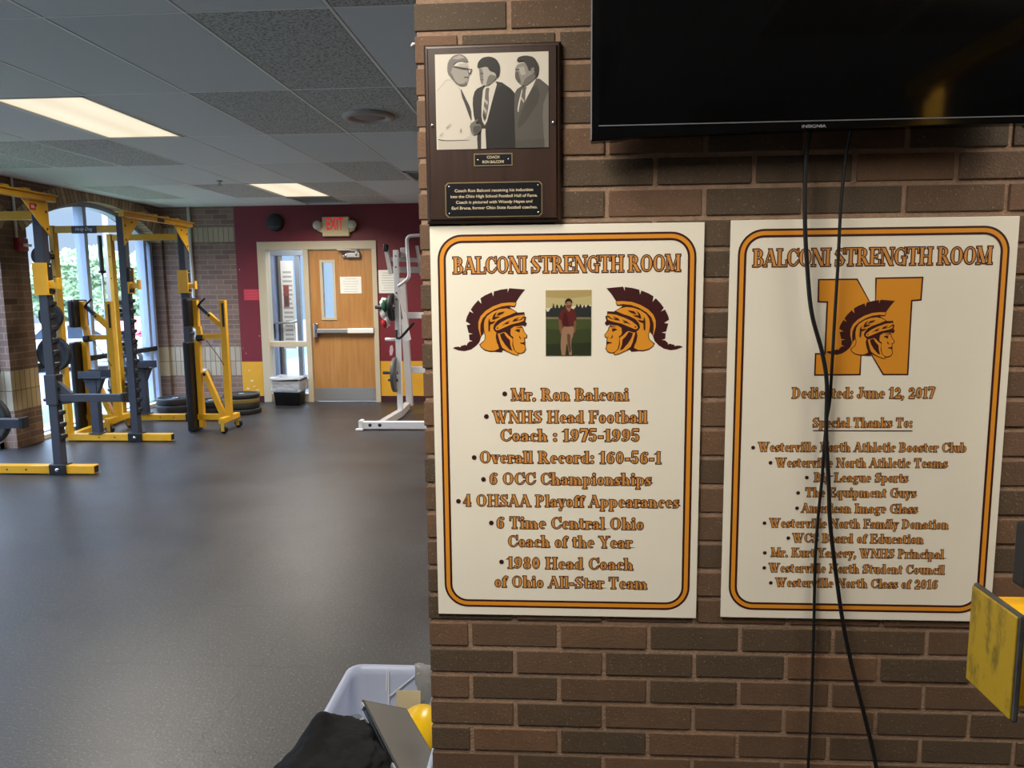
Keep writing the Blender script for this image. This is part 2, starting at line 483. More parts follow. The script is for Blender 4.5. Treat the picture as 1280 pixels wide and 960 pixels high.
for a, c in OPEN:
    yc = .5 * (a + c); n = 40
    pts = [(a + (c - a) * i / n, arch_z(a + (c - a) * i / n, yc)) for i in range(n + 1)]
    b.prism(pts + [(c, 2.705), (a, 2.705)], -5.75, WX, BR_Y, 'YZ')
struct(b, 'wall_left')
b = MB()
for a, c in OPEN:
    yc = .5 * (a + c); th = math.asin(HALF / AR); n = 40
    for k in range(-3, n + 3):
        t0 = -th + 2 * th * k / n + .0030; t1 = -th + 2 * th * (k + 1) / n - .0030
        ri, ro = AR - .002, AR + .205
        q = []
        for r_, t in ((ri, t0), (ri, t1), (ro, t1), (ro, t0)):
            q.append((yc + r_ * math.sin(t), min(2.672, ACZ + r_ * math.cos(t))))
        if k < 0 or k >= n:       # skewback bricks over the pier
            yy = [p[0] for p in q]
            if k < 0 and (a < 0 or min(yy) < a - .2): continue
            if k >= n and (c > 10 or max(yy) > c + .2): continue
        b.prism(q, -5.74, WX + .005, ARCH, 'YZ')
struct(b, 'trim_2', bevel=.002)

# end wall: brick by the corner, painted block with the door beyond
b = MB()
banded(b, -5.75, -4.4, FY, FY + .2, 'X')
def painted(x0, x1, z0=0.0):
    for a, c, m in ((0, .084, MAROON_D), (.084, .565, GOLDW), (.565, 2.705, MAROON)):
        if c > z0: b.box(x0, x1, FY, FY + .2, max(a, z0), c, m)
painted(-4.4, -4.09); painted(-2.46, 4.0); painted(-4.09, -2.46, 2.19)
CHIP = mat('paint chips', (216, 206, 180), .8)
for (x, z, w, h) in ((-4.30, .44, .05, .02), (-4.27, .30, .07, .035), (-4.33, .19, .06, .04), (-4.2, .17, .08, .02), (-4.24, .22, .05, .016), (-4.33, .68, .02, .012), (-4.13, .92, .02, .012), (-4.37, .75, .014, .01), (-4.36, 1.83, .014, .02), (-2.38, .33, .014, .01)):
    pts = [(x + w * .5 * math.cos(t) * random.uniform(.5, 1), z + h * .5 * math.sin(t) * random.uniform(.5, 1)) for t in [i * PI / 4 for i in range(8)]]
    b.flat(pts, FY - .0008, CHIP)
struct(b, 'wall_far')
b = MB(); b.box(4.0, 4.15, -3.5, 10.35, 0, 2.705, BR_Y); struct(b, 'wall_right')
b = MB(); b.box(-5.75, 4.15, -3.65, -3.5, 0, 2.705, BR_X); struct(b, 'wall_back')

# brick partition in front: every brick in place, joints raked
UNIT = mat_brick_units('brown face brick', [(110, 84, 63), (100, 78, 59), (88, 72, 55), (115, 86, 64), (104, 81, 62), (84, 70, 54), (111, 84, 64)], (168, 146, 122))
MORT = mat('tan mortar', (152, 124, 102), .9, noise=.14, nscale=60, bump=.4, bscale=260)
PX0 = -.316; PXR = 4.0; PT = .207
b = MB()
b.box(PX0 + .004, PXR, PY + .0035, PY + PT - .0035, 0, 2.705, MORT)
P = .0675; J = .0105
k = -11
while True:
    zt = .745 + P * k; zb = zt - P
    k += 1
    if zb > 2.70: break
    z0 = max(0, zb + J / 2); z1 = min(2.705, zt - J / 2)
    if z1 - z0 < .01: continue
    typeA = ((k - 1) % 2 == 0)
    j0 = -.217 if typeA else -.109
    js = [PX0 - J / 2] + [j0 + .2138 * i for i in range(40) if j0 + .2138 * i < PXR] + [PXR]
    for i in range(len(js) - 1):
        x0, x1 = js[i] + J / 2, js[i + 1] - J / 2
        if x1 - x0 < .01: continue
        d = .09
        if i == 0: d = PT if typeA else .098
        w = random.uniform(-.0012, .0012)
        b.box(x0 + (random.uniform(-.001, .001) if i == 0 else 0), x1, PY + w, PY + d, z0, z1, UNIT)
        if i == 0 and not typeA: b.box(x0, x0 + .095, PY + .108, PY + PT, z0, z1, UNIT)
        if i > 0: b.box(x0, x1, PY + .118, PY + PT, z0, z1, UNIT)
o = struct(b, 'wall_partition', bevel=.0022)

# window frames and panes
def window(idx, a, c):
    yc = .5 * (a + c)
    root = empty('window_%d' % idx, (GLASS_X, yc, 0)); root['kind'] = 'structure'
    X0, X1 = GLASS_X - .05, GLASS_X + .05
    L = lambda y: y - yc
    n = 36
    b = MB()
    outer = [(a + (c - a) * i / n) for i in range(n + 1)]
    po = [(L(y), arch_z(y, yc)) for y in outer]
    def ring(e):
        hh = HALF - e; rr = AR - e
        return [(-hh + 2 * hh * i / n, ACZ + math.sqrt(rr ** 2 - (-hh + 2 * hh * i / n) ** 2)) for i in range(n + 1)]
    pi_ = ring(.055)
    for i in range(n):
        b.prism([po[i], po[i + 1], pi_[i + 1], pi_[i]], -.05, .05, ALU, 'YZ')
    for s in (-1, 1):
        x = s * HALF
        b.box(-.05, .05, min(x, x - s * .055), max(x, x - s * .055), 0, SPRING + .005, ALU)
    b.box(-.05, .05, -HALF, HALF, 0, .06, ALU)
    b.build('window_frame', root)
    for y in ((-.13, 1.13) if idx == 4 else (-.13,)):
        bb = MB(); bb.box(-.06, .06, y - .032, y + .032, .06, arch_z(y + yc, yc) - .05, ALU); bb.build('mullion', root, bevel=.004)
    bb = MB(); bb.box(-.055, .065, -HALF + .055, HALF - .055, .735, .795, BLACKRAIL); bb.build('sill_rail', root)
    bb = MB(); bb.box(-.055, .055, -HALF + .055, HALF - .055, 2.05, 2.075, mat('thin dark bar', (60, 66, 76), .5)) if False else None
    g_ = MB(); inner = ring(.05)
    g_.prism([(-HALF + .05, .05)] + [(HALF - .05, .05)] + inner[::-1], -.004, .004, GLASS, 'YZ')
    g_.build('window_pane', root)
    return root
for i, (a, c) in enumerate(OPEN): window(i + 1, a, c)
b = MB(); b.box(-5.75, WX - .03, 7.48, 10.09, -.0, .045, mat('pale sill stone', (196, 190, 176), .6)); struct(b, 'trim_3')

# ------------------------------------------------------------------ the door with its side window
door = empty('door_1', (-3.2, FY, 0)); door['kind'] = 'structure'
def dloc(mb): 
    for i, v in enumerate(mb.v): mb.v[i] = v - Vector((-3.2, FY, 0))
    return mb
b = MB()
Y0, Y1 = FY - .025, FY + .16
b.box(-4.095, -3.985, Y0, Y1, 0, 2.085, BEIGE); b.box(-3.465, -3.395, Y0, Y1, 0, 2.085, BEIGE); b.box(-2.52, -2.455, Y0, Y1, 0, 2.085, BEIGE)
b.box(-4.095, -2.455, Y0, Y1, 2.085, 2.195, BEIGE)
b.box(-3.985, -3.465, Y0 + .03, Y1 - .03, .765, .84, BEIGE); b.box(-3.985, -3.465, Y0 + .02, Y1 - .02, 0, .115, BEIGE)
b.box(-3.395, -2.52, FY + .09, Y1, 0, 2.085, BEIGE) if False else None
dloc(b).build('door_frame', door, bevel=.004)
b = MB(); b.box(-3.985, -3.465, FY + .06, FY + .068, .84, 2.085, GLASS); dloc(b).build('window_pane', door)
b = MB(); b.box(-3.985, -3.465, FY + .06, FY + .068, .115, .765, GLASS); dloc(b).build('window_pane', door)
OAK = mat_wood('oak veneer', (168, 116, 62), (186, 136, 80), 2, .8, .4)
leaf = MB(); LY0, LY1 = FY + .015, FY + .06
for x0, x1, z0, z1 in ((-3.388, -3.225, .01, 2.08), (-3.057, -2.525, .01, 2.08), (-3.225, -3.057, .01, 1.155), (-3.225, -3.057, 1.92, 2.08)):
    leaf.box(x0, x1, LY0, LY1, z0, z1, OAK)
lf = dloc(leaf).build('door_leaf', door)
b = MB()
for x0, x1, z0, z1 in ((-3.247, -3.212, 1.132, 1.945), (-3.07, -3.035, 1.132, 1.945), (-3.212, -3.07, 1.132, 1.168), (-3.212, -3.07, 1.908, 1.945)):
    b.box(x0, x1, LY0 - .012, LY1 + .012, z0, z1, BEIGE)
dloc(b).build('window_trim', lf)
b = MB(); b.box(-3.22, -3.06, FY + .034, FY + .04, 1.16, 1.915, GLASS); dloc(b).build('window_pane', lf)
b = MB(); b.box(-3.385, -2.53, LY0 - .004, LY0, .012, .195, STEEL); dloc(b).build('kick_plate', lf)
b = MB()
b.bevbox((-3.32, LY0 - .035, .99), (.06, .07, .20), .012, CHROME)
b.bevbox((-3.10, LY0 - .045, .985), (.44, .05, .062), .01, STEEL)
b.bevbox((-2.70, LY0 - .045, .985), (.36, .052, .07), .01, mat('white push bar', (236, 234, 228), .3))
b.bevbox((-2.53, LY0 - .03, .985), (.022, .06, .075), .006, BLACK_P)
dloc(b).build('push_bar', lf)
b = MB()
b.bevbox((-2.77, LY0 - .035, 2.0), (.19, .06, .07), .012, STEEL); b.lathe([(0, -.03), (.034, -.03), (.034, .04), (0, .04)], STEEL, (-2.72, LY0 - .035, 2.02), 'Z', 16)
b.lathe([(0, -.05), (.03, -.05), (.03, .05), (0, .05)], CHROME, (-2.87, LY0 - .035, 2.0), 'X', 16)
b.beam((-2.72, LY0 - .045, 2.065), (-2.98, LY0 - .07, 2.075), .03, .012, STEEL); b.beam((-2.98, LY0 - .07, 2.08), (-2.80, LY0 - .02, 2.085), .03, .01, STEEL)
dloc(b).build('door_closer', lf)

# the lobby beyond the side window
LOB = mat('lobby wall paint', (206, 208, 212), .7)
b = MB()
b.box(-5.75, -5.65, 10.35, 13.0, 0, 2.7, LOB); b.box(-1.7, -1.6, 10.35, 13.0, 0, 2.7, LOB)
struct(b, 'wall_lobby')
b = MB(); b.box(-5.75, -1.6, 10.35, 13.0, 2.6, 2.7, mat('lobby ceiling', (214, 212, 205), .8)); struct(b, 'ceiling_lobby')
b = MB(); b.box(-5.75, -1.6, 10.35, 13.0, -.1, 0, mat('lobby floor', (116, 116, 124), .4)); struct(b, 'floor_lobby')
dr = empty('door_2', (-4.3, 11.75, 0)); dr['kind'] = 'structure'
b = MB(); FR = mat('grey blue door frame', (150, 160, 184), .4)
for x, w, m in ((-1.24, .1, FR), (-.22, .085, FR), (-.135, .03, mat('dark gasket', (62, 62, 66), .5)), (-.09, .04, mat('taupe stile', (128, 120, 112), .5)), (.19, .07, mat('grey stile', (134, 140, 148), .5)), (1.2, .1, FR), (2.2, .1, FR)):
    b.box(x - w / 2, x + w / 2, -.04, .04, 0, 2.6, m)
b.box(-1.3, 2.6, -.046, .046, 2.08, 2.3, mat('grey stile', (134, 140, 148), .5)); b.box(-1.3, 2.6, -.035, .035, 0, .14, FR)
b.build('door_frame', dr)
b = MB(); b.tube([(-.38, -.08, 1.03), (-.05, -.09, 1.03), (.17, -.08, 1.05)], .017, STEEL); b.bevbox((-.26, -.06, .9), (.12, .08, .24), .01, BLACK_P); b.build('door_handle', dr)
b = MB(); b.box(-1.2, 2.2, -.004, .004, .14, 2.08, GLASS); b.build('window_pane', dr)

# ------------------------------------------------------------------ ceiling fixtures
LIGHT_LABELS = [
    'long lit ceiling panel nearest the camera, at the left edge above the racks',
    'smaller-looking lit ceiling panel far off, above the door and exit sign',
    'lit ceiling panel overhead in front of the brick partition, above its left end',
    'lit ceiling panel overhead in front of the brick partition, above the television',
    'lit ceiling panel hidden behind the left end of the partition',
    'lit ceiling panel hidden behind the partition by the white machine',
    'lit ceiling panel hidden behind the television wall']
TROF = mat('white troffer rim', (206, 202, 190), .5)
for (x, y), lab in zip(LIGHTS, LIGHT_LABELS):
    root = tag(empty('ceiling_light', (x, y, CZ)), lab, 'light', 'recessed ceiling light panels')
    b = MB(); hx, hy = .292, .598
    for x0, x1, y0, y1 in ((-hx, -hx + .022, -hy, hy), (hx - .022, hx, -hy, hy), (-hx, hx, -hy, -hy + .022), (-hx, hx, hy - .022, hy)):
        b.box(x0, x1, y0, y1, -.002, .028, TROF)
    b.build('frame', root)
    b = MB(); b.box(-hx + .02, hx - .02, -hy + .02, hy - .02, .004, .02, LENS); b.build('lens', root)
    ld = bpy.data.lights.new('lamp', 'AREA'); ld.shape = 'RECTANGLE'; ld.size = .53; ld.size_y = 1.14
    ld.energy = FAR_WATTS if y > 2 else LAMP_WATTS; ld.color = LAMP_COLOR; ld.spread = R(150)
    lo = bpy.data.objects.new('lamp', ld); COL.objects.link(lo); lo.parent = root; lo.location = (0, 0, -.006)

root = tag(empty('ceiling_light', (-3.6, 11.1, 2.6)), 'unseen square ceiling panel added to brighten the lobby behind the side window', 'light')  # added lamp, out of view, brightens the lobby and its paper sheets
b = MB(); b.box(-.3, .3, -.3, .3, -.012, -.001, TROF); b.build('frame', root)
b = MB(); b.box(-.27, .27, -.27, .27, -.014, -.012, LENS); b.build('lens', root)
ld = bpy.data.lights.new('lamp', 'AREA'); ld.size = .5; ld.energy = LAMP_WATTS * .9; ld.color = (1, .96, .9)
lo = bpy.data.objects.new('lamp', ld); COL.objects.link(lo); lo.parent = root; lo.location = (0, 0, -.02)

# vents, speaker, sprinkler
for (x, y), lab in zip(VENTS, ('square ceiling return vent just left of the brick partition', 'grey ceiling vent touching the far end of the distant light panel')):
    root = tag(empty('air_vent', (x, y, CZ)), lab, 'vent', 'ceiling vents')
    b = MB(); h = .29; VM = mat('grey vent', (176, 176, 172), .6)
    for x0, x1, y0, y1 in ((-h, -h + .03, -h, h), (h - .03, h, -h, h), (-h, h, -h, -h + .03), (-h, h, h - .03, h)):
        b.box(x0, x1, y0, y1, -.006, .022, VM)
    b.build('frame', root)
    b = MB(); b.box(-h + .03, h - .03, -h + .03, h - .03, .018, .024, mat('vent throat', (92, 92, 90), .7))
    for i in range(11):
        yy = -h + .055 + i * .048
        b.beam((-h + .03, yy, .008), (h - .03, yy, .008), .002, .03, VM, up=(0, .7, .7))
    b.build('louvre', root)
root = tag(empty('ceiling_speaker', (-1.25, 5.07, CZ)), 'round white ceiling speaker to the left of the plaque', 'speaker')
b = MB(); SPK = mat('warm white grille', (178, 168, 162), .6)
b.lathe([(.11, .0), (.125, -.022), (.15, -.026), (.168, -.018), (.172, 0)], SPK, n=40); b.build('rim', root)
b = MB(); b.lathe([(0, -.012), (.06, -.016), (.112, -.008), (.112, .0)], mat('grille mesh', (158, 142, 134), .7, bump=.6, bscale=300), n=40); b.build('grille', root)
for xx, yy, lab in ((-3.52, 7.82, 'small metal sprinkler head on the ceiling before the far light panel'),):
    b = MB(); b.lathe([(0, 0), (.03, 0), (.03, -.008), (.012, -.01), (.01, -.03), (0, -.03)], STEEL, n=16); b.lathe([(0, -.05), (.02, -.05), (.02, -.046), (0, -.046)], STEEL, n=14)
    for s in (-1, 1): b.tube([(s * .01, 0, -.03), (s * .016, 0, -.038), (s * .006, 0, -.046)], .003, STEEL, 6)
    o = tag(b.build('sprinkler_head'), lab, 'sprinkler'); o.location = (xx, yy, CZ)

# ------------------------------------------------------------------ text in the built-in sans face
def sans(mb, s, x0, x1, z, h, y, m, shear=0.0, bold=0.0):
    c = bpy.data.curves.new('t', 'FONT'); c.body = s; c.size = 1; c.shear = shear; c.offset = bold
    o = bpy.data.objects.new('t', c); COL.objects.link(o)
    dg = bpy.context.evaluated_depsgraph_get(); me = bpy.data.meshes.new_from_object(o.evaluated_get(dg))
    bpy.data.objects.remove(o); bpy.data.curves.remove(c)
    vx = [v.co.x for v in me.vertices]; lo, hi = min(vx), max(vx)
    caph = .729
    vs = [(x0 + (v.co.x - lo) / (hi - lo) * (x1 - x0), y, z + v.co.y / caph * h) for v in me.vertices]
    mb.add(vs, [tuple(p.vertices) for p in me.polygons], m)
    bpy.data.meshes.remove(me)

# ------------------------------------------------------------------ on the end wall
root = tag(empty('exit_sign', (-3.0, FY, 2.38)), 'lit red EXIT sign with two lamp heads above the wooden door', 'sign')
EXB = mat('ivory exit sign', (226, 208, 158), .5)
b = MB(); b.bevbox((.015, -.035, 0), (.365, .07, .255), .012, EXB); b.build('housing', root)
b = MB(); sans(b, 'EXIT', -.105, .125, -.042, .165, -.0712, mat('lit red letters', (224, 40, 50), .5, emit=.45), 0, .018); b.build('lettering', root)
for s in (-1, 1):
    b = MB()
    b.lathe([(0, .0), (.045, .0), (.062, -.05), (.058, -.06), (0, -.055)], mat('lamp head glass', (196, 190, 172), .15, spec=.8), (s * .235 + .01, -.04, .02), 'Y', 20)
    b.prism([(.01 + s * .18, -.08), (.01 + s * .25, -.05), (.01 + s * .265, .03), (.01 + s * .2, .07), (.01 + s * .18, .04)], -.05, -.01, EXB)
    b.build('lamp_head', root)
b = MB(); b.lathe([(0, -.055), (.09, -.052), (.112, -.04), (.118, -.02), (.118, 0), (0, 0)], mat('black cloth grille', (26, 30, 32), .6, bump=.3, bscale=300), axis='Y', n=36)
b.box(-.07, .07, -.057, -.052, -.062, -.055, mat('painted grey highlight', (84, 84, 88), .5))  # grey strip paints the faint highlight low on the disc
o = tag(b.build('wall_speaker'), 'round black wall speaker to the left of the exit sign', 'speaker'); o.location = (-3.825, FY, 2.45)

def notice(name, label, x0, x1, z0, z1, m, rows, y=FY - .003, ink=INK, seed=1):
    rnd = random.Random(seed); b = MB(); w = x1 - x0; h = z1 - z0
    b.box(0, w, -.002, 0, 0, h, m)
    for k in range(rows):
        zz = h * (.86 - .76 * k / max(1, rows - 1)); ww = w * rnd.uniform(.25, .4)
        b.flat([(w / 2 - ww, zz), (w / 2 + ww, zz), (w / 2 + ww, zz + h * .022), (w / 2 - ww, zz + h * .022)], -.0026, ink)
    o = tag(b.build(name), label, 'paper'); o.location = (x0, y, z0); return o
notice('paper_notice', 'white landscape paper notice taped to the wooden door', -2.975, -2.682, 1.49, 1.715, WHITE_P, 6, FY + .0145)
notice('paper_notice', 'white paper notice on the maroon wall right of the door frame', -2.44, -2.16, 1.49, 1.80, WHITE_P, 8, seed=3)
notice('wall_placard', 'small red placard on the maroon wall left of the side window', -4.315, -4.095, 1.41, 1.56, mat('red placard', (196, 58, 72), .5), 4, ink=mat('pale red print', (220, 110, 116), .6))
notice('paper_sheet', 'tall white printed sheet on the lobby door seen through the side window', -4.37, -4.17, .62, 2.0, WHITE_P, 16, 11.71, seed=5)
notice('paper_sheet', 'narrow white sheet at the left edge of the side window view', -4.64, -4.545, .5, 1.95, WHITE_P, 5, 11.71, seed=6)
b = MB(); b.box(0, .085, -.002, 0, 0, .34, mat('dull red poster', (150, 82, 74), .6)); b.box(.012, .073, -.003, 0, .02, .17, mat('brown print', (96, 70, 66), .6))
o = tag(b.build('poster'), 'small red poster stuck over the tall white sheet in the lobby', 'poster'); o.location = (-4.335, 11.705, 1.28)

# conduits, fire alarm
CND = mat('white conduit', (214, 212, 204), .4)
b = MB(); b.tube([(-5.015, FY - .03, .44), (-5.015, FY - .03, 2.67)], .02, CND); b.bevbox((-4.97, FY - .03, .42), (.16, .06, .1), .008, CND); b.bevbox((-5.015, FY - .03, 1.02), (.05, .05, .05), .008, CND)
o = tag(b.build('conduit'), 'white vertical conduit with an outlet box on the far brick wall', 'pipe'); recenter(o, (-5.0, FY - .03, .37))
b = MB(); b.tube([(WX + .02, 7.30, 2.08), (WX + .02, 7.30, 2.67)], .012, CND, 8)
o = tag(b.build('conduit'), 'thin pale conduit running up from the red fire alarm', 'pipe'); recenter(o, (WX + .02, 7.3, 2.08))
root = tag(empty('fire_alarm', (WX, 7.34, 2.02)), 'red fire alarm strobe on the brick pier between the windows', 'alarm')
b = MB(); b.bevbox((.03, 0, 0), (.06, .14, .13), .01, mat('alarm red', (132, 26, 32), .4)); b.build('housing', root)
b = MB(); b.bevbox((.075, .03, -.005), (.035, .09, .03), .008, mat('clear strobe', (226, 220, 224), .2)); b.build('strobe', root)

# bin
root = tag(empty('trash_bin', (-3.66, 9.93, 0)), 'black rectangular bin with a clear liner below the side window', 'bin')
b = MB(); n = 4
def rrect(hx, hy, r, k=4):
    o = []
    for cx, cy, a in ((hx - r, hy - r, 0), (-hx + r, hy - r, 90), (-hx + r, -hy + r, 180), (hx - r, -hy + r, 270)):
        for i in range(k + 1):
            t = R(a + 90 * i / k); o.append((cx + r * math.cos(t), cy + r * math.sin(t)))
    return o
def loft(mb, rings, m, smooth=True, cap0=True, cap1=False):
    n = len(rings[0]); vs = [p for q in rings for p in q]
    fs = [(i * n + k, i * n + (k + 1) % n, (i + 1) * n + (k + 1) % n, (i + 1) * n + k) for i in range(len(rings) - 1) for k in range(n)]
    if cap0: fs.append(tuple(range(n))[::-1])
    if cap1: fs.append(tuple((len(rings) - 1) * n + k for k in range(n)))
    mb.add(vs, fs, m, smooth)
def rr3(hx, hy, r, z, k=4): return [(x, y, z) for x, y in rrect(hx, hy, r, k)]
loft(b, [rr3(.165, .125, .03, 0), rr3(.195, .15, .03, .33), rr3(.205, .16, .03, .34), rr3(.205, .16, .03, .36), rr3(.185, .14, .03, .36), rr3(.155, .115, .03, .01)], BLACK_P)
b.build('body', root)
b = MB(); rnd = random.Random(4); rings = []
for z, e in ((.19, .012), (.21, .02), (.24, .012), (.29, .016), (.34, .014), (.375, .02), (.385, .01), (.38, -.02), (.30, -.03)):
    rings.append([(x * 1.0 + rnd.uniform(-.006, .006), y + rnd.uniform(-.006, .006), z + rnd.uniform(-.012, .012)) for x, y in rrect(.19 + e, .145 + e, .03, 6)])
loft(b, rings, mat_clear_film('clear bin liner', .42), cap0=False); b.build('liner', root)

# ================================================================== lettering: a heavy Didone-style serif drawn stroke by stroke
TK, TN = .205, .075
# l = straight stroke, a = arc (thick at its sides), s = serif, d = dot ; cap height 1, x height .66
GL = {
'A': (.9, "l.1,0,.43,1,T l.43,1,.76,0,K l.2,.32,.62,.32,T s.1,0,.13 s.77,0,.18"),
'B': (.82, "l.22,0,.22,1,K s.2,0,.18 s.2,1,.18 l.2,.965,.4,.965,T l.2,.52,.42,.52,T l.2,.035,.42,.035,T a.38,.745,.26,.24,-90,90 a.4,.275,.31,.26,-90,90"),
'C': (.84, "a.46,.5,.37,.48,40,320 l.77,.6,.77,1,T l.74,.2,.8,.34,T"),
'D': (.9, "l.22,0,.22,1,K s.2,0,.18 s.2,1,.18 l.2,.965,.4,.965,T l.2,.035,.4,.035,T a.36,.5,.42,.48,-90,90"),
'E': (.8, "l.22,0,.22,1,K s.2,0,.18 s.2,1,.18 l.2,.965,.7,.965,T l.2,.5,.54,.5,T l.2,.035,.72,.035,T l.7,1,.7,.7,T l.72,0,.72,.32,T l.54,.62,.54,.38,T"),
'F': (.76, "l.22,0,.22,1,K s.22,0,.2 s.2,1,.18 l.2,.965,.7,.965,T l.2,.5,.52,.5,T l.7,1,.7,.7,T l.52,.62,.52,.38,T"),
'G': (.92, "a.46,.5,.37,.48,45,315 l.75,.62,.75,1,T l.72,0,.72,.42,K s.72,.42,.19"),
'H': (.98, "l.22,0,.22,1,K l.76,0,.76,1,K l.2,.5,.78,.5,T s.22,0,.19 s.22,1,.19 s.76,0,.19 s.76,1,.19"),
'I': (.44, "l.22,0,.22,1,K s.22,0,.2 s.22,1,.2"),
'J': (.6, "l.38,.22,.38,1,K s.38,1,.2 a.22,.22,.2,.2,180,360 d.1,.26,.1"),
'K': (.92, "l.22,0,.22,1,K s.22,0,.19 s.22,1,.19 l.28,.4,.72,1,T l.42,.58,.78,0,K s.72,1,.15 s.78,0,.17"),
'L': (.76, "l.22,0,.22,1,K s.2,0,.18 s.22,1,.2 l.2,.035,.7,.035,T l.7,0,.7,.36,T"),
'M': (1.12, "l.16,0,.16,1,T l.2,1,.54,.05,K l.54,.05,.88,1,T l.92,0,.92,1,K s.16,0,.14 s.18,1,.16 s.92,0,.18 s.92,1,.16"),
'N': (.96, "l.17,0,.17,1,T l.2,1,.78,0,K l.8,0,.8,1,T s.17,0,.15 s.16,1,.14 s.8,1,.15"),
'O': (.92, "a.46,.5,.36,.485,0,360"),
'P': (.8, "l.22,0,.22,1,K s.22,0,.2 s.2,1,.18 l.2,.965,.4,.965,T l.2,.46,.4,.46,T a.38,.71,.3,.27,-90,90"),
'R': (.9, "l.22,0,.22,1,K s.22,0,.2 s.2,1,.18 l.2,.965,.4,.965,T l.2,.5,.42,.5,T a.38,.73,.28,.25,-90,90 l.46,.48,.74,.02,K s.78,0,.12"),
'S': (.72, "a.36,.735,.25,.245,35,235 a.36,.265,.26,.245,-145,55 l.2,.66,.52,.34,K l.62,.68,.62,1,T l.1,0,.1,.32,T"),
'T': (.84, "l.42,0,.42,1,K s.42,0,.2 l.08,.965,.76,.965,T l.08,1,.08,.68,T l.76,1,.76,.68,T"),
'W': (1.24, "l.14,1,.4,0,K l.4,0,.62,.85,T l.54,1,.82,0,K l.82,0,1.06,1,T s.14,1,.18 s.56,1,.16 s1.06,1,.15"),
'Y': (.86, "l.14,1,.43,.45,K l.43,.45,.72,1,T l.43,0,.43,.46,K s.14,1,.18 s.72,1,.15 s.43,0,.2"),
'a': (.64, "a.26,.19,.18,.18,50,310 l.44,.05,.44,.5,K a.29,.46,.2,.19,20,150 d.16,.5,.1 l.44,.04,.6,.06,T l.26,.36,.44,.4,T"),
'b': (.68, "l.18,0,.18,1,K a.36,.33,.24,.32,-140,140 s.12,1,.12"),
'c': (.56, "a.32,.33,.22,.32,55,310 d.45,.5,.11"),
'd': (.7, "l.5,0,.5,1,K a.32,.33,.24,.32,40,320 s.44,1,.12 s.56,0,.12"),
'e': (.6, "a.32,.33,.22,.32,0,312 l.12,.36,.54,.36,T"),
'f': (.42, "l.2,0,.2,.8,K a.33,.8,.14,.18,40,180 l.04,.63,.4,.63,T s.2,0,.18 d.42,.86,.09"),
'g': (.64, "a.29,.44,.19,.21,0,360 a.3,-.1,.25,.16,0,360 l.18,.22,.2,.06,T l.45,.6,.58,.64,T"),
'h': (.72, "l.18,0,.18,1,K a.36,.42,.19,.22,0,130 l.54,0,.54,.44,K s.18,0,.17 s.13,1,.12 s.55,0,.16"),
'i': (.37, "l.19,0,.19,.66,K s.19,0,.18 s.14,.66,.13 d.18,.88,.12"),
'k': (.7, "l.18,0,.18,1,K s.18,0,.17 s.13,1,.12 l.24,.26,.52,.64,T l.34,.4,.56,0,K s.52,.66,.13 s.57,0,.14"),
'l': (.37, "l.19,0,.19,1,K s.19,0,.18 s.14,1,.13"),
'm': (1.06, "l.18,0,.18,.66,K a.35,.42,.17,.22,0,130 l.52,0,.52,.44,K a.69,.42,.17,.22,0,130 l.86,0,.86,.44,K s.18,0,.16 s.13,.66,.12 s.52,0,.15 s.87,0,.15"),
'n': (.72, "l.18,0,.18,.66,K a.36,.42,.19,.22,0,130 l.54,0,.54,.44,K s.18,0,.17 s.13,.66,.12 s.55,0,.16"),
'o': (.62, "a.31,.33,.22,.32,0,360"),
'p': (.7, "l.18,-.3,.18,.66,K a.38,.33,.24,.32,-140,140 s.13,.66,.12 s.18,-.3,.17"),
'q': (.7, "l.5,-.3,.5,.66,K a.32,.33,.24,.32,40,320 s.5,-.3,.17"),
'r': (.52, "l.18,0,.18,.66,K a.36,.44,.18,.2,50,150 d.44,.55,.11 s.18,0,.18 s.13,.66,.12"),
's': (.52, "a.26,.49,.17,.16,35,240 a.26,.17,.18,.16,-145,60 l.15,.44,.38,.22,K l.45,.45,.45,.66,T l.08,0,.08,.22,T"),
't': (.46, "l.2,.1,.2,.86,K l.04,.63,.42,.63,T a.33,.14,.14,.13,180,310"),
'u': (.72, "l.18,.2,.18,.66,K a.36,.2,.19,.19,180,310 l.54,0,.54,.66,K s.12,.66,.12 s.48,.66,.12 s.6,0,.12"),
'v': (.62, "l.12,.66,.32,0,K l.32,0,.52,.66,T s.13,.66,.16 s.52,.66,.13"),
'y': (.62, "l.12,.66,.32,.02,K l.52,.66,.24,-.26,T s.13,.66,.16 s.52,.66,.13 d.17,-.22,.1"),
'0': (.68, "a.34,.5,.24,.485,0,360"), '1': (.5, "l.27,0,.27,1,K s.27,0,.2 l.08,.82,.27,.97,T"),
'2': (.66, "a.32,.71,.22,.27,-40,150 d.16,.72,.11 l.48,.52,.12,.06,T l.1,.08,.58,.08,K l.58,.05,.6,.28,T"),
'4': (.68, "l.44,0,.44,1,K l.44,1,.06,.3,T l.06,.27,.64,.27,T s.44,0,.19"),
'5': (.64, "l.14,.95,.54,.95,K l.12,.95,.12,.52,T a.31,.32,.23,.3,-140,130 d.14,.2,.1"),
'6': (.68, "a.34,.32,.24,.31,0,360 a.5,.5,.4,.48,100,200 d.54,.84,.1"), '7': (.62, "l.08,.95,.56,.95,K l.56,.95,.28,0,K l.08,1,.08,.74,T"),
'8': (.68, "a.34,.74,.2,.24,0,360 a.34,.26,.24,.26,0,360"), '9': (.68, "a.34,.68,.24,.31,0,360 a.18,.5,.4,.48,-80,20 d.14,.16,.1"),
'.': (.3, "d.15,.09,.12"), ',': (.3, "d.15,.09,.12 l.19,.06,.1,-.16,T"), ':': (.34, "d.17,.12,.12 d.17,.54,.12"), '-': (.46, "l.06,.36,.4,.36,K"), ' ': (.34, ""),
}
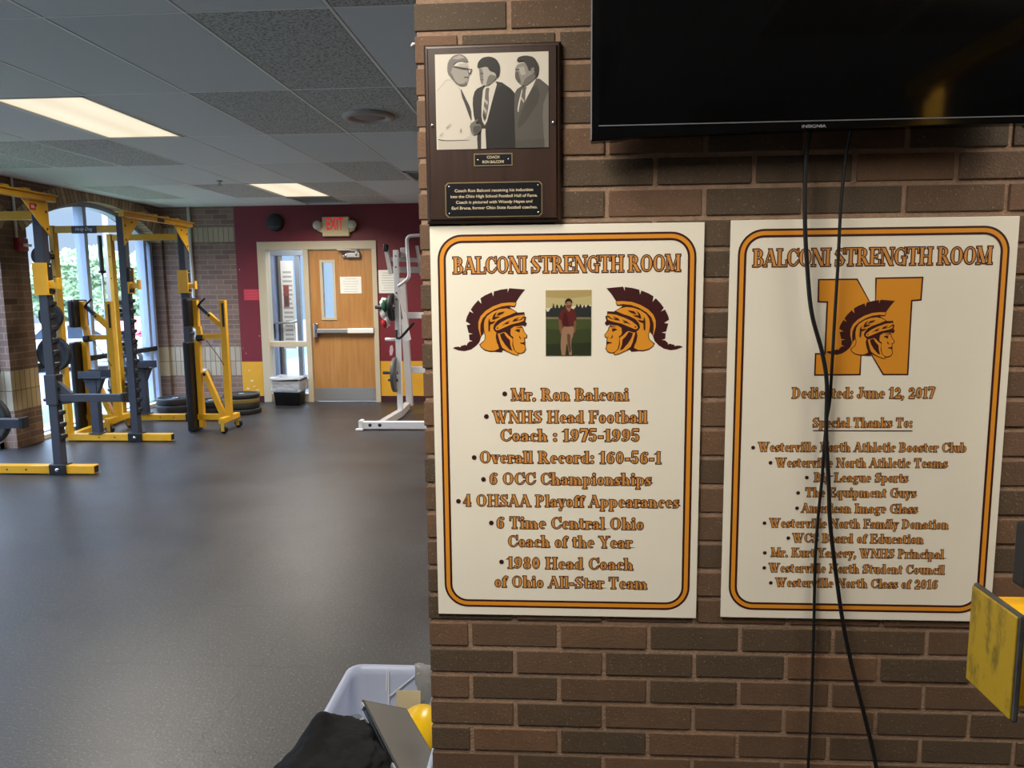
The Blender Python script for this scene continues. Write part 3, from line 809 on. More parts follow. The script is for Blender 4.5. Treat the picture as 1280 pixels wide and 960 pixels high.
def glyph_polys(spec, grow):
    out = []
    for tok in spec.split():
        k = tok[0]; p = tok[1:].split(',')
        if k == 'l':
            x0, y0, x1, y1 = map(float, p[:4]); w = (TK if p[4] == 'K' else TN) / 2 + grow
            dx, dy = x1 - x0, y1 - y0; L = math.hypot(dx, dy); dx /= L; dy /= L
            if abs(dx) > .12 and abs(dy) > .12:      # slanted strokes are cut level
                hw = w / abs(dy); e = grow / max(.3, abs(dy))
                x0 -= dx * e; y0 -= dy * e; x1 += dx * e; y1 += dy * e
                out.append([(x0 - hw, y0), (x0 + hw, y0), (x1 + hw, y1), (x1 - hw, y1)])
            else:
                x0 -= dx * grow; y0 -= dy * grow; x1 += dx * grow; y1 += dy * grow
                nx, ny = -dy * w, dx * w
                out.append([(x0 + nx, y0 + ny), (x0 - nx, y0 - ny), (x1 - nx, y1 - ny), (x1 + nx, y1 + ny)])
        elif k == 's':
            x, y, hw = map(float, p); top = y > .5 or False
            y0, y1 = (y - TN, y) if top else (y, y + TN)
            out.append([(x - hw - grow, y0 - grow), (x + hw + grow, y0 - grow), (x + hw + grow, y1 + grow), (x - hw - grow, y1 + grow)])
        elif k == 'd':
            x, y, r = map(float, p); r = r + grow
            out.append([(x + r * math.cos(2 * PI * i / 12), y + r * math.sin(2 * PI * i / 12)) for i in range(12)])
        elif k == 'a':
            cx, cy, rx, ry, a0, a1 = map(float, p); n = max(6, int(abs(a1 - a0) / 15))
            if abs(a1 - a0) < 359: a0 -= grow * 90; a1 += grow * 90
            pr = None
            for i in range(n + 1):
                t = R(a0 + (a1 - a0) * i / n); c_, s_ = math.cos(t), math.sin(t)
                w = (TN + (TK - TN) * abs(c_) ** 1.4) + 0
                # outer edge on the ellipse, inner edge inset by the stroke weight
                ox, oy = cx + (rx + .03 + grow) * c_, cy + (ry + .0 + grow) * s_
                ix, iy = cx + (rx + .03 - w - grow) * c_, cy + (ry - TN - grow) * s_
                cur = ((ox, oy), (ix, iy))
                if pr: out.append([pr[0], cur[0], cur[1], pr[1]])
                pr = cur
    return out
OUTL = mat('maroon print', (58, 12, 14), .5)
FILL = mat('old gold print', (208, 142, 66), .5)
GOLDP = mat('gold print', (220, 145, 40), .45)
def serif_line(mb, s, x0, x1, z, h, y, space=.03):
    adv = sum(GL[c][0] + space for c in s) - space - .14
    k = (x1 - x0) / adv
    for lay, (grow, m) in enumerate(((.055, OUTL), (-.012, FILL))):
        x = -.06
        for ci, ch in enumerate(s):
            w, spec = GL[ch]
            for pi_, q in enumerate(glyph_polys(spec, grow)):
                # every glyph on its own hair of depth so overlaps stay clean
                yy = y - lay * .00025 - (pi_ % 60) * .0000015
                n = len(q)
                mb.add([(x0 + (x + px_) * k, yy, z + py_ * h) for px_, py_ in q], [tuple(range(n))], m)
            x += w + space

def rr_outline(hw, h0, h1, r, k=10):
    o = []
    for cx, cz, a in ((hw - r, h1 - r, 0), (-hw + r, h1 - r, 90), (-hw + r, h0 + r, 180), (hw - r, h0 + r, 270)):
        for i in range(k + 1):
            t = R(a + 90 * i / k); o.append((cx + r * math.cos(t), cz + r * math.sin(t)))
    return o
def border(mb, hw, hh, y):
    def ring(e0, e1, m, d):
        A = rr_outline(hw - e0, -hh + e0 + .003, hh - e0 - .003, .056 - (e0 - .0165)); B = rr_outline(hw - e1, -hh + e1 + .003, hh - e1 - .003, .056 - (e1 - .0165))
        n = len(A); vs = [(p[0], y - d, p[1]) for p in A + B]
        mb.add(vs, [(i, (i + 1) % n, n + (i + 1) % n, n + i) for i in range(n)], m)
    ring(.0165, .0212, OUTL, 0); ring(.0212, .0302, GOLDP, 0); ring(.0302, .0352, OUTL, 0)

# ------------------------------------------------------------------ the warrior emblem (outlines in the drawing's own units)
EM = [
('m', [(50,815),(80,800),(128,798),(142,808),(148,790),(202,775),(220,787),(225,762),(255,735),(295,731),(253,715),(250,652),(300,642),(244,630),(222,537),(270,528),(213,490),(226,440),(262,370),(310,397),(275,350),(310,300),(368,237),(405,282),(395,214),(450,180),(532,145),(548,195),(558,135),(640,114),(722,103),(722,150),(741,98),(930,115),(870,190),(822,265),(826,285),(808,326),(745,322),(770,345),(600,400),(430,480),(424,560),(428,640),(405,665),(392,690),(376,740),(330,790),(270,832),(190,852),(120,843)]),
('g', [(818,270),(740,268),(640,278),(540,314),(452,368),(392,432),(365,500),(364,580),(380,640),(391,684),(394,660),(387,600),(390,530),(415,462),(470,402),(560,347),(650,314),(740,303),(800,312),(818,288)]),
('o', [(372,772),(434,718),(442,670),(424,600),(420,540),(430,475),(465,420),(538,368),(620,338),(700,329),(772,344),(836,384),(800,640),(640,870),(560,862),(500,864),(436,846),(390,808)]),
('g', [(384,776),(442,722),(450,672),(434,600),(431,540),(440,480),(472,427),(542,377),(622,347),(700,338),(768,352),(822,384),(740,420),(660,448),(592,486),(552,540),(542,580),(562,615),(582,625),(572,680),(588,740),(612,822),(560,848),(500,850),(440,834),(398,803)]),
('m', [(548,580),(558,540),(598,488),(660,453),(740,422),(830,390),(920,386),(924,438),(942,444),(930,500),(950,525),(930,557),(880,540),(800,548),(720,573),(650,607),(590,622),(558,606)]),
('g', [(568,580),(580,555),(640,505),(720,465),(820,428),(916,415),(920,445),(913,488),(860,508),(760,532),(680,567),(604,600),(578,599)]),
('m', [(583,574),(597,563),(609,575),(597,587)]),
('m', [(640,552),(700,505),(752,482),(735,500),(716,512),(748,512),(715,528),(690,528)]),
('m', [(770,500),(795,470),(862,442),(832,470),(815,478),(862,470),(830,492),(790,497)]),
('m', [(850,488),(905,440),(935,440),(900,462),(885,475)]),
('o', [(736,580),(800,546),(884,543),(906,578),(912,610),(953,665),(946,696),(922,702),(928,740),(928,790),(938,832),(914,872),(870,888),(848,884),(838,910),(780,896),(700,858),(640,830),(588,760),(572,680),(590,622)]),
('g', [(756,585),(800,556),(878,552),(898,582),(904,612),(944,666),(938,688),(913,698),(919,740),(919,790),(929,830),(908,863),(870,879),(832,870),(800,840),(785,780),(780,720),(786,685),(756,663),(748,625)]),
('m', [(692,590),(752,574),(756,600),(748,640),(757,664),(786,688),(778,700),(735,668),(712,632)]),
('m', [(585,645),(604,662),(628,760),(648,810),(628,832),(614,822),(592,745),(577,685)]),
('g', [(596,640),(622,640),(676,622),(700,634),(735,672),(776,700),(772,780),(788,840),(838,885),(830,903),(780,888),(702,850),(650,812),(628,760),(606,680)]),
('m', [(622,648),(672,630),(704,682),(743,722),(748,780),(772,852),(738,838),(684,775),(642,708)]),
('m', [(802,604),(835,588),(872,592),(862,600),(862,630),(838,620)]),
('m', [(806,578),(840,566),(884,560),(886,574),(840,574)]),
('m', [(856,668),(862,668),(872,698),(888,706),(870,708),(858,694)]),
('m', [(896,690),(912,686),(910,694)]),
('m', [(866,752),(890,752),(918,742),(918,778),(898,766),(870,764)]),
('m', [(532,462),(548,415),(592,378),(566,420),(560,438),(632,436),(578,456),(540,474)]),
('m', [(584,424),(612,388),(688,374),(656,398),(616,414)]),
('m', [(486,500),(498,450),(506,500),(524,498),(578,488),(545,512),(506,526),(500,608),(486,608)]),
]
def emblem(name, parent, x0, x1, z0, z1, y, flip=False, cut=None):
    b = MB(); M_ = {'m': OUTL, 'o': OUTL, 'g': GOLDP}
    for i, (k, pl) in enumerate(EM):
        q = []
        for px_, py_ in pl:
            u = (px_ - 50) / 903.0; v = (py_ - 98) / 812.0
            if flip: u = 1 - u
            q.append((x0 + (x1 - x0) * u, z1 + (z0 - z1) * v))
        b.flat(q, y - .00006 * i, M_[k])
    return b.build(name, parent)

# ------------------------------------------------------------------ the two signs
PANEL = mat('white sign panel', (236, 229, 212), .42, spec=.4, noise=.02, nscale=6)
SY = PY - .0065           # printed face of both signs
def sign(name, label, x0, x1, z0, z1, parts):
    xc, zc = .5 * (x0 + x1), .5 * (z0 + z1)
    root = tag(empty(name, (xc, PY, zc)), label, 'sign', 'tall white signs on the brick partition')
    hw, hh = .5 * (x1 - x0), .5 * (z1 - z0)
    b = MB(); b.box(-hw, hw, -.006, -.0005, -hh, hh, PANEL); b.build('panel', root, bevel=.0008)
    b = MB(); border(b, hw, hh, -.0064); b.build('border', root)
    return root, xc, zc
s1, xc1, zc1 = sign('wall_sign', 'white sign with two helmet emblems and a small photo under the plaque', -.2915, .3195, .765, 1.680, None)
s2, xc2, zc2 = sign('wall_sign', 'white sign with a big gold letter N behind hanging cables', .3765, .986, .769, 1.683, None)
T1 = [('BALCONI STRENGTH ROOM', -.239, .267, 1.5735, .037, None), ('Mr. Ron Balconi', -.110, .155, 1.283, .0285, (-.126, 1.299)), ('WNHS Head Football', -.152, .198, 1.231, .0285, (-.169, 1.246)),
    ('Coach : 1975-1995', -.136, .181, 1.188, .0285, None), ('Overall Record: 160-56-1', -.185, .231, 1.136, .0285, (-.199, 1.149)), ('6 OCC Championships', -.163, .209, 1.085, .0285, (-.178, 1.097)),
    ('4 OHSAA Playoff Appearances', -.225, .273, 1.032, .0285, (-.238, 1.044)), ('6 Time Central Ohio', -.148, .193, .979, .0285, (-.161, .992)), ('Coach of the Year', -.121, .166, .934, .0285, None),
    ('1980 Head Coach', -.123, .169, .881, .0285, (-.138, .897)), ('of Ohio All-Star Team', -.154, .203, .8345, .0285, None)]
T2 = [('BALCONI STRENGTH ROOM', .427, .933, 1.5815, .038, None), ('Dedicated: June 12, 2017', .522, .829, 1.288, .0245, None), ('Special Thanks To:', .570, .786, 1.222, .022, None),
    ('Westerville North Athletic Booster Club', .452, .906, 1.166, .0215, (.439, 1.175)), ('Westerville North Athletic Teams', .492, .867, 1.130, .0215, (.479, 1.140)), ('Big League Sports', .578, .783, 1.096, .0215, (.561, 1.106)),
    ('The Equipment Guys', .560, .803, 1.061, .0215, (.543, 1.070)), ('American Image Glass', .553, .808, 1.024, .0215, (.542, 1.034)), ('Westerville North Family Donation', .483, .878, .988, .0215, (.470, .998)),
    ('WCS Board of Education', .536, .825, .953, .0215, (.525, .963)), ('Mr. Kurt Yancey, WNHS Principal', .488, .872, .918, .0215, (.473, .927)), ('Westerville North Student Council', .485, .876, .881, .0215, (.473, .891)),
    ('Westerville North Class of 2016', .501, .863, .846, .0215, (.489, .855))]
def letters(root, T, xc, zc):
    for i, (s, x0, x1, z, h, bl) in enumerate(T):
        b = MB(); serif_line(b, s, x0 - xc, x1 - xc, z - zc, h, -.0064, -.05 if i == 0 else .02)
        if bl: b.flat([(bl[0] - xc + h * .2 * math.cos(t), bl[1] - zc + h * .2 * math.sin(t)) for t in [2 * PI * k / 14 for k in range(14)]], -.0066, OUTL)
        if s.startswith('Special'): b.flat([(.570 - xc, 1.2135 - zc), (.788 - xc, 1.2135 - zc), (.788 - xc, 1.2155 - zc), (.570 - xc, 1.2155 - zc)], -.0066, OUTL)
        b.build('title_lettering' if i == 0 else 'text_line', root, fix=False)
letters(s1, T1, xc1, zc1); letters(s2, T2, xc2, zc2)
emblem('helmet_emblem', s1, -.244 - xc1, -.073 - xc1, 1.387 - zc1, 1.540 - zc1, -.0064)
emblem('helmet_emblem', s1, .101 - xc1, .277 - xc1, 1.387 - zc1, 1.541 - zc1, -.0064, True)
NP = [(95,62),(438,62),(600,352),(605,55),(1018,52),(1003,250),(922,255),(888,912),(672,912),(482,590),(465,912),(60,915),(68,722),(152,722),(172,262),(90,258)]
def nmap(p):
    u, v = p[0] / 1067, p[1] / 960
    xl, xr = .546 + .009 * v, .802 + .013 * v
    return (xl + (xr - xl) * u - xc2, 1.5675 - v * .238 - zc2)
def shrink(poly, d):
    out = []; n = len(poly)
    for i in range(n):
        a, p, c = Vector(poly[i - 1]), Vector(poly[i]), Vector(poly[(i + 1) % n])
        e0 = (p - a).normalized(); e1 = (c - p).normalized()
        n0 = Vector((e0.y, -e0.x)); n1 = Vector((e1.y, -e1.x)); q = (n0 + n1)
        q = q / max(.35, (1 + n0.dot(n1)))
        out.append(tuple(p + q * d))
    return out
nq = [nmap(p) for p in NP]
area = sum(nq[i - 1][0] * nq[i][1] - nq[i][0] * nq[i - 1][1] for i in range(len(nq)))
sg = -1 if area > 0 else 1
b = MB(); b.flat(shrink(nq, -sg * .0015), -.0064, OUTL); b.flat(shrink(nq, sg * .0018), -.00655, GOLDP); b.build('letter_emblem', s2)
emblem('helmet_emblem', s2, .5915 - xc2, .7385 - xc2, 1.3765 - zc2, 1.507 - zc2, -.0067)

# printed pictures are traced as flat tone areas on their own thin sheet
def picture(name, parent, x0, x1, z0, z1, y, cx0, cx1, cy0, cy1, shapes, base, thick=.0006):
    b = MB(); b.box(x0, x1, y - thick, y, z0, z1, base)
    def mp(p):
        u = min(1, max(0, (p[0] - cx0) / (cx1 - cx0))); v = min(1, max(0, (p[1] - cy0) / (cy1 - cy0)))
        return (x0 + (x1 - x0) * u, z1 + (z0 - z1) * v)
    def soft(pl):
        if len(pl) < 5: return pl
        ed = lambda p: p[0] < cx0 + 40 or p[0] > cx1 - 30 or p[1] > cy1 - 20
        for _ in range(1):
            q = []
            for i in range(len(pl)):
                (ax, ay), (bx, by) = pl[i - 1], pl[i]
                if ed(pl[i - 1]): q.append(pl[i - 1])
                else: q.append((ax * .78 + bx * .22, ay * .78 + by * .22))
                if not ed(pl[i]): q.append((ax * .22 + bx * .78, ay * .22 + by * .78))
            pl = q
        return pl
    for i, (c, pl) in enumerate(shapes):
        pl = soft(pl)
        b.flat([mp(p) for p in pl], y - thick - .00006 * (i + 1), mat('print tone %d %d %d' % c, c, .35))
    return b.build(name, parent)
G = lambda v: (int(v * .87) + 2, int(v * .845), int(v * .785))
rnd = random.Random(9)
tree = [(20, 380)] + [(20 + i * 14, 240 + 60 * abs(math.sin(i * .9)) + rnd.uniform(-18, 18) + (60 if i < 5 or 20 < i < 26 else 0)) for i in range(42)] + [(595, 420), (20, 415)]
picture('photograph', s1, -.031 - xc1, .0715 - xc1, 1.387 - zc1, 1.5345 - zc1, -.0064, 20, 595, 75, 905, [
    ((186, 172, 122), [(20, 75), (595, 75), (595, 260), (20, 300)]), ((172, 152, 98), [(20, 75), (595, 75), (595, 150), (300, 185), (20, 160)]),
    ((44, 48, 46), tree), ((118, 112, 82), [(20, 412), (595, 420), (595, 445), (20, 440)]),
    ((70, 78, 44), [(20, 440), (595, 445), (595, 905), (20, 905)]), ((58, 66, 38), [(20, 560), (300, 590), (595, 560), (595, 905), (20, 905)]), ((46, 52, 34), [(20, 760), (595, 740), (595, 905), (20, 905)]),
    ((122, 82, 60), [(178, 440), (222, 440), (236, 600), (220, 625), (198, 615)]), ((122, 82, 60), [(370, 450), (408, 450), (400, 600), (384, 620), (372, 590)]),
    ((150, 116, 90), [(228, 520), (380, 525), (372, 640), (340, 720), (352, 900), (318, 905), (286, 720), (268, 905), (222, 905), (205, 780)]), ((96, 72, 56), [(290, 620), (335, 640), (330, 720), (345, 850), (318, 880), (292, 730)]),
    ((92, 38, 36), [(270, 300), (345, 300), (390, 330), (415, 450), (370, 470), (378, 525), (300, 540), (226, 525), (222, 450), (175, 440), (205, 340)]), ((72, 28, 28), [(270, 330), (300, 420), (320, 530), (290, 535), (240, 520), (235, 400)]),
    ((150, 108, 82), [(276, 215), (348, 215), (352, 265), (338, 300), (318, 355), (280, 310), (272, 260)]), ((112, 74, 58), [(276, 262), (350, 258), (345, 285), (330, 305), (290, 300)]), ((168, 122, 96), [(290, 230), (335, 228), (338, 255), (288, 256)]),
    ((38, 30, 26), [(264, 250), (264, 215), (285, 185), (320, 178), (352, 200), (358, 245), (346, 235), (335, 215), (280, 222), (275, 250)]),
    ((60, 42, 36), [(284, 238), (302, 238), (302, 245), (284, 245)]), ((60, 42, 36), [(318, 236), (338, 236), (338, 243), (318, 243)])], mat('photo paper edge', (216, 206, 180), .4))

# ------------------------------------------------------------------ the wooden plaque
WAL = mat_wood('dark walnut', (40, 25, 19), (60, 39, 29), 2, 1.2, .35)
px0, px1, pz0, pz1 = -.2945, .0045, 1.6845, 2.066
pxc, pzc = .5 * (px0 + px1), .5 * (pz0 + pz1)
pq = tag(empty('award_plaque', (pxc, PY, pzc)), 'dark wooden award plaque with a black and white photo of three men', 'plaque')
b = MB(); hw, hh = .5 * (px1 - px0), .5 * (pz1 - pz0)
loft(b, [[(x, y, z) for x, z in ((-w, -h), (w, -h), (w, h), (-w, h))] for y, w, h in ((0, hw, hh), (-.012, hw, hh), (-.016, hw - .004, hh - .004), (-.0165, hw - .008, hh - .008), (-.022, hw - .011, hh - .011))], WAL, False, True, True)
b.build('board', pq)
GRY = [(G(228), [(20, 60), (1090, 40), (1090, 940), (20, 940)]),
 (G(205), [(45, 380), (150, 262), (235, 350), (265, 370), (330, 560), (365, 690), (350, 720), (410, 800), (412, 935), (45, 935)]), (G(222), [(45, 400), (160, 275), (250, 370), (330, 560), (355, 690), (340, 840), (60, 845), (45, 820)]),
 (G(60), [(45, 832), (120, 846), (345, 845), (345, 850), (110, 853), (45, 840)]),
 (G(70), [(262, 360), (300, 440), (360, 560), (366, 680), (345, 640), (300, 510), (275, 450)]),
 (G(52), [(372, 480), (400, 385), (480, 350), (620, 305), (760, 405), (790, 500), (785, 935), (415, 935), (410, 800), (440, 760), (385, 660)]), (G(40), [(500, 700), (620, 330), (760, 410), (780, 500), (780, 930), (500, 930)]),
 (G(222), [(478, 352), (615, 302), (560, 480), (492, 730), (455, 660), (458, 520)]), (G(215), [(452, 745), (490, 745), (496, 935), (448, 935)]),
 (G(110), [(498, 372), (535, 372), (525, 420), (528, 520), (492, 690), (462, 640), (490, 460)]), (G(190), [(480, 540), (505, 580), (500, 610), (472, 565)]), (G(190), [(490, 470), (518, 500), (512, 530), (484, 495)]), (G(60), [(470, 600), (500, 640), (492, 670), (466, 625)]),
 (G(92), [(760, 480), (775, 400), (840, 360), (975, 285), (1090, 370), (1090, 935), (770, 935)]), (G(76), [(800, 660), (960, 320), (1010, 480), (860, 700), (790, 760)]), (G(120), [(1020, 560), (1075, 420), (1090, 420), (1090, 935), (1040, 935)]), (G(84), [(770, 860), (1040, 850), (1040, 935), (770, 935)]),
 (G(224), [(840, 372), (975, 285), (930, 380), (805, 605), (790, 590), (800, 520)]), (G(100), [(845, 372), (880, 372), (868, 410), (862, 520), (805, 605), (800, 590), (830, 450)]), (G(190), [(828, 460), (856, 500), (850, 520), (824, 480)]),
 (G(165), [(178, 170), (330, 160), (352, 225), (340, 290), (320, 345), (250, 345), (160, 260), (150, 210)]), (G(110), [(175, 215), (230, 330), (300, 330), (325, 300), (320, 350), (245, 350), (165, 262)]), (G(190), [(250, 150), (330, 140), (345, 180), (250, 175)]),
 (G(120), [(142, 210), (150, 130), (200, 72), (270, 60), (325, 90), (345, 140), (250, 120), (195, 160), (180, 220), (160, 262)]), (G(175), [(190, 100), (260, 70), (310, 95), (240, 110)]), (G(30), [(195, 168), (375, 200), (370, 214), (345, 212), (330, 205), (300, 206), (195, 178)]),
 (G(40), [(330, 200), (375, 198), (362, 245), (340, 240)]), (G(200), [(340, 208), (366, 206), (356, 234), (344, 232)]), (G(60), [(300, 268), (340, 270), (335, 280), (300, 276)]),
 (G(186), [(440, 190), (530, 170), (600, 230), (600, 290), (540, 345), (490, 355), (462, 345), (448, 290)]), (G(130), [(440, 195), (470, 200), (480, 290), (470, 350), (455, 330), (445, 280)]), (G(120), [(530, 250), (600, 270), (590, 300), (530, 350), (500, 355)]),
 (G(34), [(422, 190), (430, 140), (470, 100), (540, 90), (600, 115), (632, 170), (628, 250), (604, 295), (590, 240), (540, 225), (515, 180), (440, 195)]), (G(52), [(450, 240), (480, 238), (480, 246), (450, 248)]), (G(90), [(452, 295), (480, 298), (478, 305), (454, 302)]),
 (G(150), [(775, 180), (860, 150), (930, 200), (940, 290), (860, 365), (810, 345), (772, 290)]), (G(96), [(772, 240), (800, 230), (815, 290), (830, 340), (800, 335), (772, 295)]), (G(185), [(800, 200), (855, 190), (870, 260), (830, 270)]), (G(112), [(870, 290), (960, 250), (975, 285), (870, 368), (835, 360)]),
 (G(58), [(785, 150), (800, 105), (870, 90), (950, 110), (990, 180), (985, 260), (960, 300), (950, 210), (900, 240), (885, 190), (850, 135)]), (G(140), [(918, 210), (948, 200), (950, 250), (925, 265)]), (G(44), [(776, 215), (812, 210), (812, 219), (776, 224)]),
 (G(120), [(340, 705), (420, 655), (425, 665), (395, 700), (450, 705), (455, 760), (400, 805), (360, 790)]), (G(80), [(380, 720), (450, 715), (450, 760), (400, 800), (375, 770)]),
 (G(150), [(120, 730), (165, 692), (168, 697), (125, 735)]), (G(150), [(250, 770), (262, 740), (270, 745), (258, 778)]), (G(160), [(60, 800), (90, 775), (93, 780), (64, 806)])]
picture('photograph', pq, -.2685 - pxc, -.0225 - pxc, 1.8435 - pzc, 2.0435 - pzc, -.0222, 30, 1080, 58, 930, GRY, mat('photo sheet', (214, 206, 190), .4))
BRASS = mat('aged brass', (150, 132, 96), .4, metal=.7); PLATE = mat('black engraved plate', (20, 20, 24), .3)
def plate(name, x0, x1, z0, z1, notch, rows):
    b = MB(); n = notch
    def oct_(e): return [(x0 + n + e, z0 + e), (x1 - n - e, z0 + e), (x1 - e, z0 + n + e), (x1 - e, z1 - n - e), (x1 - n - e, z1 - e), (x0 + n + e, z1 - e), (x0 + e, z1 - n - e), (x0 + e, z0 + n + e)]
    b.prism(oct_(0), -.0235, -.022, BRASS); b.prism(oct_(.0022), -.0238, -.0234, PLATE)
    for s, a, c, z, h, sh in rows: sans(b, s, a - pxc, c - pxc, z - pzc, h, -.0241, mat('engraved letters', (206, 190, 156), .5), sh, .014)
    for sx in (x0 + .009, x1 - .009):
        for sz in ((z0 + .009, z1 - .009) if z1 - z0 > .04 else ((z0 + z1) / 2,)):
            b.lathe([(0, -.0252), (.0016, -.0248), (.0022, -.0238)], CHROME, (sx, 0, sz), 'Y', 10)
    b.build(name, pq)
plate('name_plate', -.187 - pxc, -.102 - pxc, 1.8065 - pzc, 1.8335 - pzc, .0001, [('COACH', -.158, -.131, 1.8225, .006, 0), ('RON BALCONI', -.168, -.121, 1.8125, .006, 0)])
plate('text_plate', -.252 - pxc, -.037 - pxc, 1.6965 - pzc, 1.7725 - pzc, .006, [('Coach Ron Balconi receiving his induction', -.2305, -.0575, 1.7515, .0065, 0), ('into the Ohio High School Football Hall of Fame.', -.240, -.0475, 1.739, .0065, 0), ('Coach is pictured with Woody Hayes and', -.228, -.059, 1.7265, .0065, .06), ('Earl Bruce, former Ohio State football coaches.', -.238, -.048, 1.714, .0065, .06)])
for x in (-.2775, -.0125):
    b = MB(); b.lathe([(0, -.026), (.003, -.0255), (.0042, -.0225), (.0042, -.021)], CHROME, (x - pxc, 0, 1.8955 - pzc), 'Y', 14); b.build('screw', pq)

# ------------------------------------------------------------------ television and its leads
TVY = PY - .088
tv = tag(empty('television', (.52, PY, 1.845)), 'large black flat television mounted on the brick partition', 'television')
b = MB(); GL_BLK = mat('piano black', (8, 8, 9), .12, spec=.5)
tw, tz1 = .453, 2.372
low = [(-tw, 1.842), (-tw + .05, 1.8435), (-tw + .085, 1.8495), (-.2, 1.8525), (0, 1.856), (.2, 1.858), (tw - .03, 1.859), (tw - .01, 1.8435), (tw, 1.842)]
b.prism([(x, z - 1.845) for x, z in low] + [(tw, tz1 - 1.845), (-tw, tz1 - 1.845)], TVY - PY, TVY - PY + .03, GL_BLK)
b.box(-.34, .34, TVY - PY + .03, -.028, .06, .42, BLACK_P)
b.build('cabinet', tv, bevel=.002)
b = MB(); b.box(-tw + .017, tw - .017, TVY - PY - .0008, TVY - PY, .029, tz1 - 1.845 - .017, mat('dark screen glass', (5, 5, 6), .06, spec=.5)); b.build('screen', tv)
b = MB(); b.box(-tw + .015, tw - .015, TVY - PY - .0014, TVY - PY, .0268, .029, mat('painted bezel highlight', (108, 108, 112), .3)); b.box(-tw - .0008, -tw + .001, TVY - PY - .0004, TVY - PY + .02, .0, tz1 - 1.845, mat('silver edge', (128, 130, 138), .3)); b.build('bezel_line', tv)  # first strip paints the highlight along the top of the bottom bezel
b = MB(); sans(b, 'INSIGNIA', -.024, .024, .0145, .0062, TVY - PY - .0012, mat('silver letters', (176, 176, 180), .4)); b.build('lettering', tv)
b = MB(); b.box(-.05, .05, -.03, -.0, .1, .4, BLACK_P); b.build('wall_bracket', tv)

CAB = mat('black cable', (17, 17, 18), .45)
def spline(P, n=8):
    P = [Vector(p) for p in P]; out = []
    for i in range(len(P) - 1):
        a = P[max(0, i - 1)]; b_ = P[i]; c = P[i + 1]; d = P[min(len(P) - 1, i + 2)]
        for k in range(n):
            t = k / n
            out.append(.5 * ((2 * b_) + (c - a) * t + (2 * a - 5 * b_ + 4 * c - d) * t * t + (-a + 3 * b_ - 3 * c + d) * t ** 3))
    out.append(P[-1]); return out
def lead(label, xz, ys, r):
    pts = [(x, y, z) for (x, z), y in zip(xz, ys)]
    b = MB(); b.tube(spline(pts), r, CAB, 8)
    o = tag(b.build('cable'), label, 'cable', 'cables hanging from the television'); recenter(o, pts[-1]); return o
c1 = [(.529, 1.93), (.529, 1.866), (.524, 1.807), (.527, 1.689), (.536, 1.586), (.550, 1.481), (.576, 1.393), (.590, 1.321), (.593, 1.213), (.603, 1.102), (.610, 1.009), (.627, .895), (.651, .761), (.680, .643), (.713, .525), (.743, .404), (.77, .2), (.79, .01)]
c2 = [(.612, 1.93), (.612, 1.864), (.607, 1.806), (.603, 1.705), (.603, 1.585), (.601, 1.463), (.600, 1.375), (.602, 1.285), (.597, 1.24), (.594, 1.176), (.592, 1.102), (.587, 1.009), (.585, .914), (.588, .759), (.590, .621), (.590, .481), (.589, .399), (.588, .2), (.587, .01)]
lead('thick black cable under the television that bends right at the bottom', c1, [PY - .045] + [PY - .038, PY - .032, PY - .03] + [PY - .028] * 3 + [PY - .026] * 11, .0048)
lead('thin black cable under the television that hangs straight down', c2, [PY - .045] + [PY - .04, PY - .03, PY - .026] + [PY - .024] * 3 + [PY - .014] * 12, .0036)
b = MB(); b.tube([(0, 0, 0), (-.008, -.002, .002), (-.012, -.002, -.004)], .003, WHITE_M, 8)
o = tag(b.build('wall_hook'), 'tiny white hook on the edge of the brick partition by the plaque', 'hook'); o.location = (PX0 + .001, PY + .02, 2.078)

# ================================================================== gym equipment
YEL_W = mat('yellow wear edge', (190, 150, 50), .4)
def weight_plate(label, r, t, loc, axis, m=RUBBER, group='weight plates on the racks', spokes=False):
    root = tag(empty('weight_plate', loc), label, 'weight plate', group)
    b = MB(); k = t / 2
    b.lathe([(.028, -k * .9), (.05, -k * .9), (.055, -k * .6), (r * .78, -k * .6), (r * .84, -k), (r * .985, -k), (r, -k * .8), (r, k * .8), (r * .985, k), (r * .84, k), (r * .78, k * .6), (.055, k * .6), (.05, k * .9), (.028, k * .9), (.028, -k * .9)], m, axis=axis, n=40)
    if spokes:
        for i in range(12):
            a = 2 * PI * i / 12; q = [(r * .6 * math.cos(a), r * .6 * math.sin(a))]
            c_ = (q[0][0], -k * .68, q[0][1]) if axis == 'Y' else (q[0][0], q[0][1], k * .68) if axis == 'Z' else (-k * .68, q[0][0], q[0][1])
            b.bevbox(c_, (.03, .012, .03) if axis == 'Y' else (.03, .03, .012) if axis == 'Z' else (.012, .03, .03), .004, mat('grey plate marks', (112, 112, 112), .5))
    b.build('disc', root)
    b = MB(); b.lathe([(.0255, -k * .95), (.036, -k * .95), (.036, k * .95), (.0255, k * .95), (.0255, -k * .95)], STEEL, axis=axis, n=20); b.build('hub', root)
    return root

